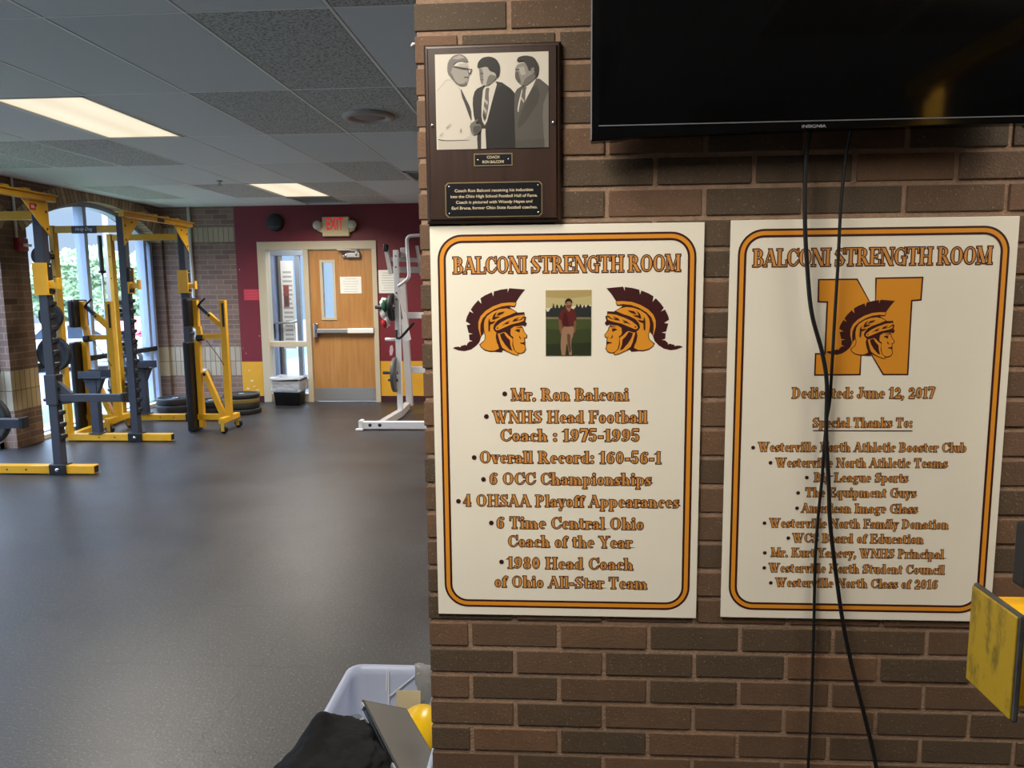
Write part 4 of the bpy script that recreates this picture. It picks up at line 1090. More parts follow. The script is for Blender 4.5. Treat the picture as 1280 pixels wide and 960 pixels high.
def power_rack(label, xf, xr, yn, yf, xend, xback, arms=True, banner=False, skew=0.0, steps=False, sticker=False):
    yc = .5 * (yn + yf)
    root = tag(empty('power_rack', (xf, yc, 0)), label, 'rack', 'yellow and charcoal power racks')
    r_, n, f = xr - xf, yn - yc, yf - yc
    e, bk0 = xend - xf, xback - xf
    for y in (n, f):
        bk = bk0 - (skew if y > 0 else 0)
        b = MB(); b.bevbox((.5 * (e + bk), y, .045), (e - bk, .075, .072), .005, YELLOW)
        b.box(e - .002, e + .002, y - .028, y + .028, .018, .072, BLACK_P)
        for q in (-.25, -.42): b.lathe([(0, -.002), (.008, -.002), (.008, 0), (0, 0)], BLACK_P, (e + q - .35, y - .0375, .045), 'Y', 10)
        b.build('foot_bar', root)
        b = MB(); b.bevbox((0, y, 1.16), (.076, .076, 2.28), .004, STEEL_D); po = b.build('front_upright', root)
        b = MB(); b.bevbox((0, y - .043, .045), (.15, .012, .085), .003, BLACK_P); b.bevbox((0, y + .043, .045), (.15, .012, .085), .003, BLACK_P); b.bevbox((0, y, .086), (.15, .09, .01), .003, BLACK_P)
        b.lathe([(0, -.014), (.014, -.012), (.017, -.004), (.017, 0)], CHROME, (0, y - .049, .045), 'Y', 14); b.build('saddle_bracket', root)
        b = MB()
        comb = [(.0375, 1.62), (.0375, .28), (.042, .28)]
        for i in range(13):
            z = .30 + .102 * i
            comb += [(.042, z), (.066, z + .018), (.066, z + .044), (.05, z + .04), (.042, z + .05)]
        b.prism(comb + [(.042, 1.62)], y - .03, y + .03, BLACK_P, 'XZ')
        b.build('notch_strip', po)
        ry = r_ - (skew if y > 0 else 0)
        b = MB(); b.bevbox((ry, y, 1.11), (.05, .076, 2.2), .004, YELLOW)
        for z in (.5, .9, 1.3, 1.7, 1.95): b.lathe([(0, -.002), (.008, -.002), (.008, 0), (0, 0)], BLACK_P, (ry, y - .0385, z), 'Y', 10)
        b.build('rear_upright', root)
        b = MB(); b.bevbox((ry / 2, y, 2.17), (-ry - .06, .05, .07), .004, YELLOW); b.build('side_bar', root)
        s = 1 if y > 0 else -1
        b = MB(); b.prism([(y + s * .05, 2.28), (y - s * .25, 2.28), (y + s * .05, 2.0)], .038, .048, YELLOW, 'YZ')
        for (yy, zz) in ((y + s * .02, 2.2), (y + s * .02, 2.06), (y - s * .1, 2.24)): b.lathe([(0, .006), (.009, .005), (.011, 0)], BLACK_P, (.048, yy, zz), 'X', 10)
        gu = b.build('gusset_plate', root)
        if sticker and s > 0:
            b = MB(); b.box(.048, .0495, y - .17, y - .1, 2.2, 2.255, mat('red sticker', (168, 34, 36), .4)); b.box(.0495, .05, y - .155, y - .115, 2.215, 2.24, mat('pale sticker mark', (220, 160, 150), .5)); b.build('sticker', gu)
        # J hook on the inner face
        yi = y - s * .046
        b = MB(); b.bevbox((.0, yi, 1.652), (.125, .014, .265), .004, YELLOW); b.bevbox((.045, y - s * .002, 1.58), (.016, .09, .12), .004, YELLOW)
        b.bevbox((.088, y - s * .01, 1.6), (.09, .05, .05), .004, YELLOW); b.bevbox((.13, y - s * .01, 1.612), (.018, .055, .095), .003, YELLOW)
        jh = b.build('j_hook', root)
        b = MB(); b.bevbox((.047, y - s * .002, 1.715), (.018, .06, .14), .004, BLACK_P); b.lathe([(0, .003), (.008, .003), (.008, 0)], CHROME, (.056, y, 1.755), 'X', 10); b.build('liner', jh)
        if arms:
            b = MB(); b.bevbox((0, y, .73), (.1, .1, .255), .005, STEEL_D)
            b.prism([(.045, .80), (.16, .70), (.16, .615), (.045, .60)], y - .02, y + .02, STEEL_D)
            b.bevbox((.32, y, .658), (.56, .06, .064), .005, STEEL_D); b.tube([(-.05, y - .0, .64), (-.095, y, .64)], .014, BLACK_P)
            ar = b.build('safety_arm', root)
            b = MB(); b.bevbox((.61, y, .662), (.03, .064, .075), .004, BLACK_P); b.build('end_cap', ar)
    b = MB(); L0, L1 = n - .1, f + .1
    b.bevbox((.06, .5 * (L0 + L1), 2.305), (.06, L1 - L0, .045), .004, YELLOW); b.bevbox((.05, .5 * (L0 + L1), 2.333), (.13, L1 - L0, .012), .003, YELLOW)
    for q in (-.35, -.12, .12, .35): b.bevbox((.05, q, 2.348), (.10, .07, .018), .004, YELLOW)
    b.box(.0895, .0915, -.08, .06, 2.285, 2.325, BLACK_P)
    b.build('pull_up_beam', root)
    if banner:
        b = MB(); b.box(-.51, -.25, n - .029, n - .024, 2.128, 2.202, mat('dark name plate', (44, 48, 62), .4))
        sans(b, 'Hrdy Dog', -.47, -.29, 2.155, .034, n - .0295, WHITE_P, .3); b.build('name_plate', root)
    b = MB(); b.beam((r_, n + .04, .045), (r_ - skew, f - .04, .045), .06, .06, YELLOW); b.build('rear_foot_bar', root)
    for y, s, zs in ((n, -1, (1.9, 1.62, 1.3, .925)), (f, 1, (1.32, .915, .43))):
        for z in zs:
            b = MB(); b.lathe([(0, 0), (.026, 0), (.026, .0), (.024, .01), (.024, .22), (.021, .225), (0, .225)], BLACK_P, n=16)
            for i, v in enumerate(b.v): b.v[i] = Vector((r_ - (skew if y > 0 else 0) + v.x, y + s * (.038 + v.z), z + v.y))
            b.build('weight_peg', root)
    if steps:
        for y, x, zt in ((n, -.42, .70), (f, -.59, .68)):
            b = MB(); b.bevbox((x, y, .5 * (zt - .04) + .04), (.085, .07, zt - .12), .004, STEEL_D); b.bevbox((x, y, .088), (.14, .11, .012), .003, STEEL_D)
            b.box(x - .11, x + .13, y - .09, y + .09, zt - .045, zt - .035, STEEL_D); b.box(x - .11, x + .13, y - .09, y - .08, zt - .045, zt + .04, STEEL_D); b.box(x - .11, x + .13, y + .08, y + .09, zt - .045, zt + .04, STEEL_D)
            b.prism([(x - .04, zt - .2), (x + .04, zt - .2), (x + .11, zt - .045), (x - .1, zt - .045)], y - .03, y + .03, STEEL_D)
            b.build('spotter_step', root)
    return root
power_rack('front yellow and charcoal power rack with two safety arms, cut by the left edge', -4.26, -4.98, 4.85, 6.05, -3.945, -4.83, True, sticker=True)
power_rack('rear yellow and charcoal power rack in front of the arched window', -4.385, -5.11, 7.445, 8.66, -4.005, -5.16, False, True, steps=True, skew=.14)
weight_plate('tiny plate on the top peg beside the fire alarm, behind the front rack upright', .095, .03, (-5.12, 7.25, 1.9), 'Y')
weight_plate('small plate on the third peg down, behind the front rack upright', .125, .035, (-5.12, 7.32, 1.3), 'Y')
weight_plate('medium black plate low behind the front rack upright, beside the pier', .175, .04, (-5.12, 7.32, .925), 'Y')
weight_plate('small plate high on the far rear upright of the rear rack, edge against the window', .125, .035, (-5.25, 8.77, 1.32), 'Y')
weight_plate('medium plate at sill height on the far rear upright of the rear rack', .165, .04, (-5.25, 8.77, .915), 'Y', spokes=True)
weight_plate('largest plate low on the far rear upright of the rear rack', .225, .05, (-5.25, 8.77, .43), 'Y', spokes=True)
weight_plate('big black plate at the left edge, low beside the brick pier', .225, .05, (-5.06, 6.26, .43), 'Y')
weight_plate('black plate cut by the left edge, above the bigger one by the pier', .165, .045, (-5.06, 6.26, .88), 'Y')

def bench(label, loc):
    root = tag(empty('weight_bench', loc), label, 'bench', 'benches stood on end')
    b = MB(); b.bevbox((0, 0, .78), (.065, .065, 1.32), .004, YELLOW); b.box(-.004, .02, -.0345, -.032, 1.15, 1.41, BLACK_P); b.build('base_beam', root)
    b = MB(); b.bevbox((0, 0, .14), (.06, .42, .06), .004, YELLOW); ax = b.build('axle_bar', root)
    for y in (-.19, .19):
        b = MB(); b.bevbox((.012, y - .022, .085), (.04, .005, .12), .002, YEL_W); b.bevbox((.012, y + .022, .085), (.04, .005, .12), .002, YEL_W)
        b.lathe([(0, -.015), (.04, -.015), (.045, -.01), (.045, .01), (.04, .015), (0, .015)], BLACK_P, (.018, y, .045), 'Y', 18); b.build('caster', root)
    b = MB(); b.bevbox((-.175, 0, .155), (.36, .06, .06), .004, YELLOW); b.build('foot_bar', root)
    b = MB(); b.bevbox((-.31, 0, .52), (.055, .06, .97), .004, YELLOW); b.build('back_frame', root)
    b = MB(); b.bevbox((-.385, 0, .505), (.075, .27, 1.0), .022, VINYL); bp = b.build('back_pad', root)
    b = MB(); b.bevbox((-.305, 0, 1.29), (.05, .06, .31), .004, YELLOW); b.beam((-.29, 0, 1.16), (-.275, 0, 1.03), .05, .05, YELLOW); b.build('seat_frame', root)
    b = MB(); b.bevbox((-.365, 0, 1.31), (.075, .27, .31), .022, VINYL); b.build('seat_pad', root)
    b = MB(); b.lathe([(0, -.05), (.035, -.05), (.035, .05), (0, .05)], BLACK_P, (-.275, 0, 1.03), 'Y', 16); b.bevbox((-.27, 0, 1.04), (.06, .11, .05), .004, BLACK_P); b.build('hinge', root)
    b = MB(); b.bevbox((-.125, 0, 1.045), (.25, .05, .055), .004, YELLOW); b.build('cross_bar', root)
    b = MB(); b.beam((-.27, 0, 1.385), (-.15, 0, 1.27), .035, .035, STEEL_D); b.beam((-.17, 0, 1.29), (-.02, 0, 1.15), .05, .05, YELLOW); b.lathe([(0, -.03), (.014, -.03), (.014, .03), (0, .03)], BLACK_P, (-.155, 0, 1.278), 'Y', 12); b.build('strut', root)
    b = MB(); b.tube([(-.27, -.02, 1.38), (-.23, -.03, 1.425), (-.18, -.03, 1.465)], .012, BLACK_P); b.build('handle', root)
    b = MB(); b.beam((-.255, 0, .66), (-.07, 0, .18), .055, .055, YELLOW); b.lathe([(0, -.034), (.018, -.034), (.018, .034), (0, .034)], BLACK_P, (-.245, 0, .63), 'Y', 12); b.build('brace', root)
    b = MB(); b.tube([(-.2, -.03, 1.01), (-.09, -.03, .86), (-.01, -.034, .73)], .004, BLACK_P, 6); b.build('cable', root)
    return root
b2 = bench('adjustable bench stood on end in the open, right of the rear rack', (-3.665, 8.05, 0))
b1 = copy_tree(b2); b1.location = (-4.93, 8.02, 0)
b1['label'] = 'adjustable bench stood on end inside the rear rack, against the window'

root = tag(empty('barbell', (-5.22, 8.40, 0)), 'barbell stood upright behind the bench inside the rear rack', 'barbell')
b = MB(); b.lathe([(0, .01), (.014, .01), (.014, 2.1), (0, 2.1)], STEEL, n=14); b.build('shaft', root)
for z0, z1, zc in ((.0, .40, .41), (1.78, 2.18, 1.77)):
    b = MB(); b.lathe([(0, z0), (.023, z0), (.025, z0 + .01), (.025, z1 - .01), (.023, z1), (0, z1)], mat('dull sleeve steel', (86, 92, 92), .45, metal=.6), n=18); b.build('sleeve', root)
    b = MB(); b.lathe([(0, zc - .015), (.04, zc - .015), (.04, zc + .015), (0, zc + .015)], BLACK_P, n=18); b.build('collar', root)

# bumper plates lying on the floor
OLIVE = mat('olive bumper rubber', (112, 98, 52), .5)
def stack(x, y, spec, grp):
    z = 0
    for r, t, m, lab in spec:
        weight_plate(lab, r, t, (x + random.uniform(-.008, .008), y, z + t / 2), 'Z', m, grp); z += t + .0005
stack(-4.04, 9.24, [(.235, .062, RUBBER, 'bottom black bumper plate of the stack nearest the bin'), (.222, .07, RUBBER, 'second black bumper plate up in the stack nearest the bin'), (.224, .066, OLIVE, 'olive bumper plate in the stack nearest the bin'), (.224, .05, RUBBER, 'top black bumper plate of the stack nearest the bin')], 'bumper plates piled on the floor')
stack(-4.50, 9.36, [(.222, .07, RUBBER, 'bottom plate of the pile seen through the bench frame'), (.222, .08, RUBBER, 'top plate of the pile seen through the bench frame')], 'bumper plates piled on the floor')
stack(-4.98, 9.40, [(.235, .09, RUBBER, 'bottom plate of the pile in the corner under the window'), (.232, .085, RUBBER, 'top plate of the pile in the corner under the window')], 'bumper plates piled on the floor')

# white plate-loaded machine beside the partition
root = tag(empty('exercise_machine', (-1.9, 8.6, 0)), 'white plate loaded exercise machine standing left of the brick partition', 'machine')
def ml(mb, name, parent=root, **k):
    for i, v in enumerate(mb.v): mb.v[i] = v - Vector((-1.9, 8.6, 0))
    return mb.build(name, parent, **k)
GREYW = mat('grey white powder coat', (176, 172, 172), .4)
b = MB(); b.bevbox((-1.75, 8.11, .052), (.90, .07, .082), .006, WHITE_M); b.bevbox((-2.19, 8.10, .055), (.04, .11, .11), .006, WHITE_M); b.bevbox((-2.2, 8.05, .012), (.08, .06, .02), .004, WHITE_M)
for x in (-2.09, -1.98): b.lathe([(0, -.006), (.014, -.005), (.02, 0), (.02, .01)], BLACK_P, (x, 8.075, .055), 'Y', 16)
ml(b, 'base_bar')
b = MB(); b.beam((-1.98, 8.14, .05), (-1.93, 8.95, .05), .07, .08, GREYW); b.beam((-1.93, 8.9, .05), (-1.965, 9.55, .05), .07, .08, GREYW); ml(b, 'spine_beam')
b = MB(); b.bevbox((-1.93, 8.93, 1.02), (.06, .06, 1.96), .005, WHITE_M)
for z in (1.93, 1.8, 1.5, 1.42): b.lathe([(0, -.003), (.009, -.003), (.009, 0)], BLACK_P, (-1.93, 8.90, z), 'Y', 10)
ml(b, 'front_upright')
b = MB(); b.beam((-1.93, 9.52, .05), (-1.98, 9.5, 1.68), .08, .08, GREYW); ml(b, 'rear_upright')
b = MB(); b.beam((-1.94, 8.99, 1.63), (-1.89, 9.06, 1.2), .02, .12, WHITE_M); b.beam((-1.90, 9.05, 1.25), (-1.85, 9.1, .92), .03, .08, WHITE_M); ml(b, 'weight_arm')
b = MB(); b.tube(spline([(-1.40, 8.9, 2.165), (-1.70, 8.9, 2.163), (-1.775, 8.9, 2.14), (-1.787, 8.9, 2.06), (-1.775, 8.9, 1.76), (-1.79, 8.9, 1.665), (-1.91, 8.91, 1.575)], 6), .02, WHITE_M, 10); ml(b, 'bent_handle')
b = MB(); b.beam((-2.065, 9.0, 2.05), (-2.01, 9.0, 1.72), .045, .07, GREYW); b.beam((-1.69, 9.0, 2.05), (-1.645, 9.0, 1.70), .025, .07, GREYW)
b.beam((-2.04, 9.02, 1.90), (-1.67, 9.02, 1.88), .05, .05, GREYW); b.beam((-2.0, 9.02, 1.775), (-1.66, 9.02, 1.765), .06, .07, GREYW); b.bevbox((-1.84, 9.0, 1.97), (.09, .06, .12), .01, GREYW)
b.bevbox((-2.06, 8.99, 2.03), (.05, .08, .09), .01, BLACK_P); ml(b, 'upper_bracket')
for x0, x1, y, z, r, m in ((-1.95, -2.19, 8.9, 1.331, .022, STEEL_D), (-1.95, -2.085, 8.92, .945, .02, WHITE_M), (-1.94, -2.12, 8.9, .545, .018, BLACK_P), (-1.94, -2.06, 8.9, .455, .015, BLACK_P)):
    b = MB(); b.tube([(x0, y, z), (x1, y, z)], r, m, 12); ml(b, 'weight_peg')
b = MB(); b.tube(spline([(-1.94, 8.88, 1.06), (-1.93, 8.86, .97), (-1.87, 8.86, .985), (-1.72, 8.86, 1.15)], 6), .016, BLACK_P, 8); ml(b, 'grip')
b = MB(); b.bevbox((-1.6, 9.6, 1.205), (.78, .05, .08), .005, WHITE_M); ml(b, 'cross_bar')
b = MB(); b.bevbox((-1.6, 9.6, .505), (.74, .05, .085), .005, WHITE_M); ml(b, 'cross_bar')
b = MB(); b.prism([(-2.02, .87), (-1.995, .88), (-1.985, .82), (-2.0, .76), (-2.025, .75), (-2.032, .8)], 8.88, 8.89, mat('pale pink tag', (222, 196, 204), .6)); ml(b, 'tag')
weight_plate('black plate on the upper peg of the white machine', .163, .045, (-1.99, 8.9, 1.331), 'X', group='plates on the white machine')
weight_plate('grey black plate low on the white machine', .21, .04, (-1.972, 8.9, .52), 'X', mat('worn grey iron', (78, 80, 82), .5), group='plates on the white machine')
rnd = random.Random(3)
b = MB(); CL = [mat('white cloth', (222, 222, 216), .9), mat('green cloth', (38, 96, 66), .9), mat('red cloth', (186, 36, 46), .9)]
for (c, s, m) in (((0, 0, .20), (.05, .05, .075), 0), ((.015, -.03, .175), (.045, .04, .075), 1), ((0, 0, .08), (.055, .045, .07), 0), ((.005, -.015, -.03), (.04, .035, .055), 2), ((.03, .0, -.0), (.045, .04, .08), 0)):
    bm = bmesh.new(); bmesh.ops.create_icosphere(bm, subdivisions=3, radius=1)
    for v in bm.verts:
        k = 1 + .12 * math.sin(7 * v.co.x + 5 * v.co.z) + rnd.uniform(-.04, .04); v.co = Vector((c[0] + v.co.x * s[0] * k, c[1] + v.co.y * s[1] * k, c[2] + v.co.z * s[2] * k))
    b.frombm(bm, CL[m], smooth=True)
o = tag(b.build('cloth_bundle'), 'white, green and red cloth bundle hanging on the peg of the white machine', 'cloth'); o.location = (-2.09, 8.93, 1.17)

# ================================================================== foreground
# storage tote beside the end of the partition
TOTE = mat_translucent('translucent tote plastic', (212, 220, 240), .45, .3)
root = tag(empty('storage_tote', (-.494, 1.915, 0)), 'open translucent plastic storage tote at the foot of the partition', 'tote')
b = MB(); HX, HY, Z = .175, .315, .36
loft(b, [rr3(HX - .045, HY - .045, .03, .0), rr3(HX - .012, HY - .012, .04, Z - .03), rr3(HX - .002, HY - .002, .045, Z - .028), rr3(HX, HY, .045, Z - .006), rr3(HX - .003, HY - .003, .045, Z), rr3(HX - .012, HY - .012, .04, Z), rr3(HX - .016, HY - .016, .04, Z - .03), rr3(HX - .048, HY - .048, .03, .004)], TOTE, True, True, True)
b.build('tub', root)
b = MB(); WL = mat('white moulded rib', (226, 230, 240), .4)
b.beam((-.045, HY - .022, Z - .01), (-.045, HY - .055, .05), .004, .005, WL, up=(0, -1, 0)); b.beam((-.05, HY - .022, Z - .01), (-.05, HY - .035, Z - .07), .003, .005, WL, up=(0, -1, 0)); b.beam((-.042, HY - .03, Z - .09), (.06, HY - .018, Z - .008), .003, .004, WL, up=(0, -1, 0))
b.build('rib', root)
b = MB(); b.box(-.005, .07, 0, .003, -.10, .02, mat('buff card', (196, 184, 152), .8)); o = tag(b.build('card'), 'buff card standing inside the tote against its back', 'card'); o.location = (-.50, 2.16, .29); o.rotation_euler = (R(-8), 0, 0)
rnd = random.Random(12); b = MB(); n, mm = 9, 12; vs = []
for i in range(n):
    for j in range(mm):
        u, v = i / (n - 1), j / (mm - 1)
        vs.append((-.002 + .09 * u + rnd.uniform(-.002, .002), .012 * math.sin(9 * u + 4 * v) * .5 + rnd.uniform(-.003, .003), .0 - .28 * v))
b.add(vs, [(i * mm + j, (i + 1) * mm + j, (i + 1) * mm + j + 1, i * mm + j + 1) for i in range(n - 1) for j in range(mm - 1)], mat('crumpled grey plastic', (150, 150, 152), .35, noise=.25, nscale=14, bump=.5, bscale=30), True)
o = tag(b.build('plastic_sheet'), 'crumpled grey plastic sheet over the back rim of the tote, against the partition', 'sheet'); o.location = (-.452, 2.205, .375)
so = o.modifiers.new('thick', 'SOLIDIFY'); so.thickness = .002
b = MB(); bm = bmesh.new(); bmesh.ops.create_uvsphere(bm, u_segments=40, v_segments=24, radius=1)
for v in bm.verts: v.co = Vector((v.co.x * .075, v.co.y * .12, v.co.z * .10 if v.co.z > 0 else v.co.z * .03))
b.frombm(bm, mat('yellow hard plastic', (222, 178, 12), .28), smooth=True); b.lathe([(.0, .093), (.004, .094), (.006, .09)], YELLOW, n=10)

o = tag(b.build('hard_hat'), 'rounded yellow hard shell poking up behind the laptop in the tote', 'helmet'); o.location = (-.424, 2.015, .235); o.rotation_euler = (R(8), R(30), 0)
b = MB(); b.lathe([(0, 0), (.04, 0), (.043, .01), (.043, .17), (.036, .19), (0, .19)], mat('slate blue plastic', (82, 92, 110), .4), n=28); b.lathe([(.0435, .12), (.046, .125), (.0435, .13)], BLACK_P, n=28)
o = tag(b.build('cylinder_case'), 'slate blue cylinder lying behind the laptop in the tote', 'case'); o.location = (-.545, 2.02, .13); o.rotation_euler = (R(12), R(-16), 0)
b = MB(); bm = bmesh.new(); bmesh.ops.create_icosphere(bm, subdivisions=4, radius=1)
for v in bm.verts: 
    k = 1 + .1 * math.sin(6 * v.co.x) * math.cos(5 * v.co.y); v.co = Vector((v.co.x * .085 * k, v.co.y * .10 * k, v.co.z * .09 * k))
b.frombm(bm, mat('yellow cloth', (216, 196, 70), .8), smooth=True)
o = tag(b.build('yellow_cloth'), 'yellow cloth deep in the tote under the black bag', 'cloth'); o.location = (-.555, 1.93, .225)
A_, B_, D_ = Vector((-.553, 1.95, .402)), Vector((-.418, 1.925, .342)), Vector((-.405, 1.70, .378))
e1 = (D_ - A_); L1 = e1.length + .02; e1.normalize(); e2 = (B_ - A_); e2 = (e2 - e1 * e2.dot(e1)); L2 = e2.length + .03; e2.normalize(); nn = e1.cross(e2); nn = nn if nn.z > 0 else -nn
M = Matrix((e1, e2, nn)).transposed().to_4x4()
root = tag(empty('laptop', A_), 'closed dark grey laptop leaning in the tote', 'laptop'); root.matrix_world = Matrix.Translation(A_) @ M
b = MB(); b.bevbox((L1 / 2, L2 / 2, -.012), (L1, L2, .011), .003, mat('laptop black', (24, 24, 26), .35)); b.build('base', root)
b = MB(); b.bevbox((L1 / 2, L2 / 2, -.003), (L1, L2, .006), .002, BLACK_P); b.box(.006, L1 - .006, .006, L2 - .004, 0, .0006, mat('dark grey lid', (92, 90, 86), .35)); b.build('lid', root)
for q in (.012, L1 - .03):
    b = MB(); b.bevbox((q + .008, -.002, -.008), (.022, .007, .012), .002, STEEL); b.build('hinge', root)
# black cloth bag slumped over the near rim
b = MB(); bm = bmesh.new(); bmesh.ops.create_icosphere(bm, subdivisions=6, radius=1)
from mathutils import noise as MN
for v in bm.verts:
    p = v.co.copy()
    f = 1 + .20 * MN.noise(p * 1.7 + Vector((3, 1, 2))) + .10 * MN.noise(p * 4 + Vector((7, 3, 0))) + .035 * (1 - 2 * abs(MN.noise(p * 8)))
    q = Vector((p.x * .15, p.y * .20, p.z * .072 if p.z > 0 else p.z * .05)) * f
    q.z += .045 * math.exp(-((q.x + .055) / .035) ** 2 - ((q.y - .10) / .07) ** 2) - .02 * max(0, -q.x - .08) / .05
    v.co = q
b.frombm(bm, mat('black bag cloth', (8, 8, 11), .75, spec=.2, bump=.3, bscale=50), smooth=True)
root = tag(b.build('bag'), 'black cloth bag slumped over the near end of the tote', 'bag'); root.location = (-.575, 1.715, .335)

# the yellow rack arm reaching in from the right
root = tag(empty('rack_arm', (1.35, 1.0, 0)), 'yellow steel rack arm with a worn square end plate at the right edge', 'rack')
def ra(mb, name, **k):
    for i, v in enumerate(mb.v): mb.v[i] = v - Vector((1.35, 1.0, 0))
    return mb.build(name, root, **k)
wp = mat('worn mustard paint', (186, 150, 20), .5)
nt = wp.node_tree; bb = nt.nodes['Principled BSDF']; tc = nd(nt, 'ShaderNodeTexCoord'); no = nd(nt, 'ShaderNodeTexNoise', Scale=38.0, Detail=6.0, Roughness=.7); mp = nd(nt, 'ShaderNodeMapping'); mp.inputs['Scale'].default_value = (1, 1, .4)
lk(nt, tc.outputs['Object'], mp.inputs[0]); lk(nt, mp.outputs[0], no.inputs[0]); lk(nt, mixc(nt, ramp(nt, no.outputs[0], [(.5, 0), (.66, .75)]).outputs[0], lin((158, 128, 22)), lin((74, 66, 22))), bb.inputs['Base Color'])
b = MB(); b.bevbox((.583, .9975, 1.0515), (.008, .112, .146), .004, mat('dark rubbed edge', (62, 60, 58), .5, noise=.3, nscale=60)); ra(b, 'edge_backing')
b = MB(); b.bevbox((.5785, .9975, 1.0515), (.004, .105, .138), .0015, wp); ra(b, 'end_plate')
b = MB(); b.bevbox((.98, .9975, 1.051), (.79, .09, .118), .006, mat('bright yellow paint', (236, 176, 22), .38, noise=.08, nscale=40, bump=.2, bscale=120)); ra(b, 'arm')
b = MB(); b.bevbox((.997, 1.02, 1.176), (.755, .03, .088), .004, BLACK_P); ra(b, 'guard_strip')
b = MB(); b.bevbox((1.38, 1.0, 1.17), (.076, .2, 2.34), .005, STEEL_D); ra(b, 'upright')
b = MB(); b.bevbox((1.43, .13, 1.17), (.076, .076, 2.34), .005, YELLOW); ra(b, 'rear_upright')
b = MB(); b.bevbox((1.40, .55, 2.3), (.06, 1.0, .07), .005, YELLOW); ra(b, 'top_bar')
b = MB(); b.bevbox((1.38, .7, .04), (.09, 1.2, .08), .005, YELLOW); ra(b, 'foot_bar')

# ================================================================== outside the windows
b = MB()
def strip(x0, x1, z0, z1, m): b.add([(x0, -20, z0), (x1, -20, z1), (x1, 60, z1), (x0, 60, z0)], [(0, 1, 2, 3)], m)
GRASS = mat('lawn', (70, 86, 54), .9, noise=.25, nscale=3); CONC = mat('concrete path', (104, 101, 90), .85, noise=.08, nscale=2); ASPH = mat('parking lot asphalt', (92, 94, 99), .85, noise=.08, nscale=.8)
strip(-5.76, -6.3, -.02, -.05, CONC); strip(-6.3, -10.5, -.05, -.75, GRASS); strip(-10.5, -45, -.75, -1.0, ASPH); strip(-45, -70, -1, 1.5, GRASS)
struct(b, 'ground', fix=False)
b = MB(); b.box(-5.75, -1.6, 13.0, 40, -.12, -.02, CONC); struct(b, 'ground_lobby')

def car(label, loc, rz, body):
    root = tag(empty('car', loc, rz), label, 'car', 'cars in the lot')
    low = [(-2.25, .35), (-2.2, .75), (-1.9, .88), (-1.2, .93), (1.0, .95), (1.95, .8), (2.2, .6), (2.22, .32), (1.75, .3), (-1.8, .3)]
    cab = [(-1.75, .9), (-1.15, 1.36), (-.4, 1.46), (.25, 1.42), (1.05, .93)]
    b = MB(); b.prism(low, -.88, .88, body); b.prism([(-1.68, .92), (-1.12, 1.34), (-.4, 1.46), (.22, 1.42), (.95, .94)], -.74, .74, body); b.build('body', root, bevel=.05)
    b = MB(); g_ = mat('car window', (44, 54, 66), .1)
    b.prism([(-1.35, .98), (-1.02, 1.3), (-.42, 1.38), (-.42, .98)], -.75, .75, g_); b.prism([(-.36, .98), (-.36, 1.38), (.18, 1.34), (.72, .98)], -.75, .75, g_); b.build('window', root)
    for x in (-1.35, 1.35):
        for y in (-.8, .8):
            b = MB(); b.lathe([(0, -.1), (.2, -.1), (.31, -.09), (.33, -.05), (.33, .05), (.31, .09), (0, .09)], BLACK_P, (x, y, .33), 'Y', 24); b.lathe([(0, -.11), (.19, -.105), (.19, .1), (0, .105)], STEEL, (x, y, .33), 'Y', 18); b.build('wheel', root)
    for y in (-.6, .6):
        b = MB(); b.bevbox((-2.2, y, .68), (.08, .3, .16), .02, mat('tail lamp red', (190, 24, 40), .3)); b.build('tail_lamp', root)
    return root
car('white car parked in the lot, seen left of the rear rack post', (-14.4, 22.2, -.80), R(20), mat('white car paint', (226, 228, 232), .3, coat=.5))
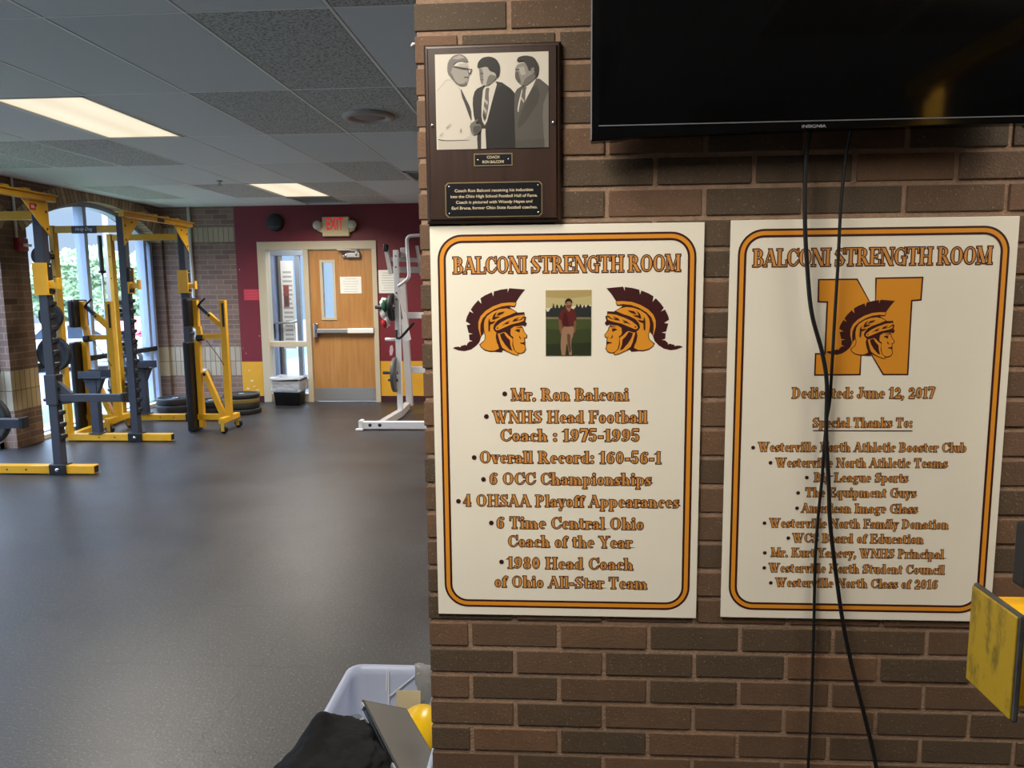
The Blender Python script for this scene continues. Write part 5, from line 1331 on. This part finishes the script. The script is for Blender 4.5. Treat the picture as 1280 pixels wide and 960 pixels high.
car('red car parked in the lot, at the right end of the window', (-14.6, 26.6, -.80), R(75), mat('red car paint', (206, 40, 70), .3, coat=.5))
car('silver car parked at the left side of the window view', (-20.3, 25.6, -.86), R(10), mat('silver car paint', (190, 196, 204), .3, coat=.5))
LEAF = mat('pale green leaves', (142, 162, 122), .8, noise=.3, nscale=1.5)
def tree_(label, loc, h, w, seed):
    rnd = random.Random(seed); root = tag(empty('tree', loc), label, 'tree', 'trees beyond the lot')
    b = MB(); b.tube([(0, 0, 0), (.05, .02, h * .3), (0, .05, h * .6)], [.2, .15, .08], mat('bark', (96, 84, 72), .9), 8); b.build('trunk', root)
    b = MB()
    for k in range(9):
        bm = bmesh.new(); bmesh.ops.create_icosphere(bm, subdivisions=5, radius=1); c = Vector((rnd.uniform(-.5, .5) * w, rnd.uniform(-.5, .5) * w, h * rnd.uniform(.42, .85))); s = w * rnd.uniform(.28, .45)
        o_ = Vector((seed, k, 0))
        for v in bm.verts: v.co = c + v.co * s * (1 + .3 * MN.noise(v.co * 2.5 + o_) + .22 * MN.noise(v.co * 8 + o_) + .16 * MN.noise(v.co * 19 + o_))
        b.frombm(bm, LEAF)
    b.build('foliage', root)
tree_('green tree right of the upright barbell, beyond the parked cars', (-25.0, 42, -1.0), 4.6, 3.0, 3)
tree_('low green tree at the right end of the window', (-18.6, 43.0, -1.0), 4.0, 2.4, 5)
tree_('wide pale tree in the left part of the window', (-39, 48, -.8), 5.2, 5.0, 8)
tree_('tall pale tree beside the window mullion', (-31.5, 48.5, -.8), 4.6, 4.0, 11)
b = MB(); b.tube([(0, 0, 0), (0, 0, 9.5)], [.14, .1], mat('weathered pole', (150, 140, 132), .8), 10); b.beam((-.9, 0, 8.6), (.9, 0, 8.6), .1, .12, mat('weathered pole', (150, 140, 132), .8)); b.beam((-.6, 0, 7.9), (.6, 0, 7.9), .1, .1, mat('weathered pole', (150, 140, 132), .8))
o = tag(b.build('utility_pole'), 'wooden utility pole with cross arms outside the window', 'pole'); o.location = (-20.2, 33.0, -1.0)
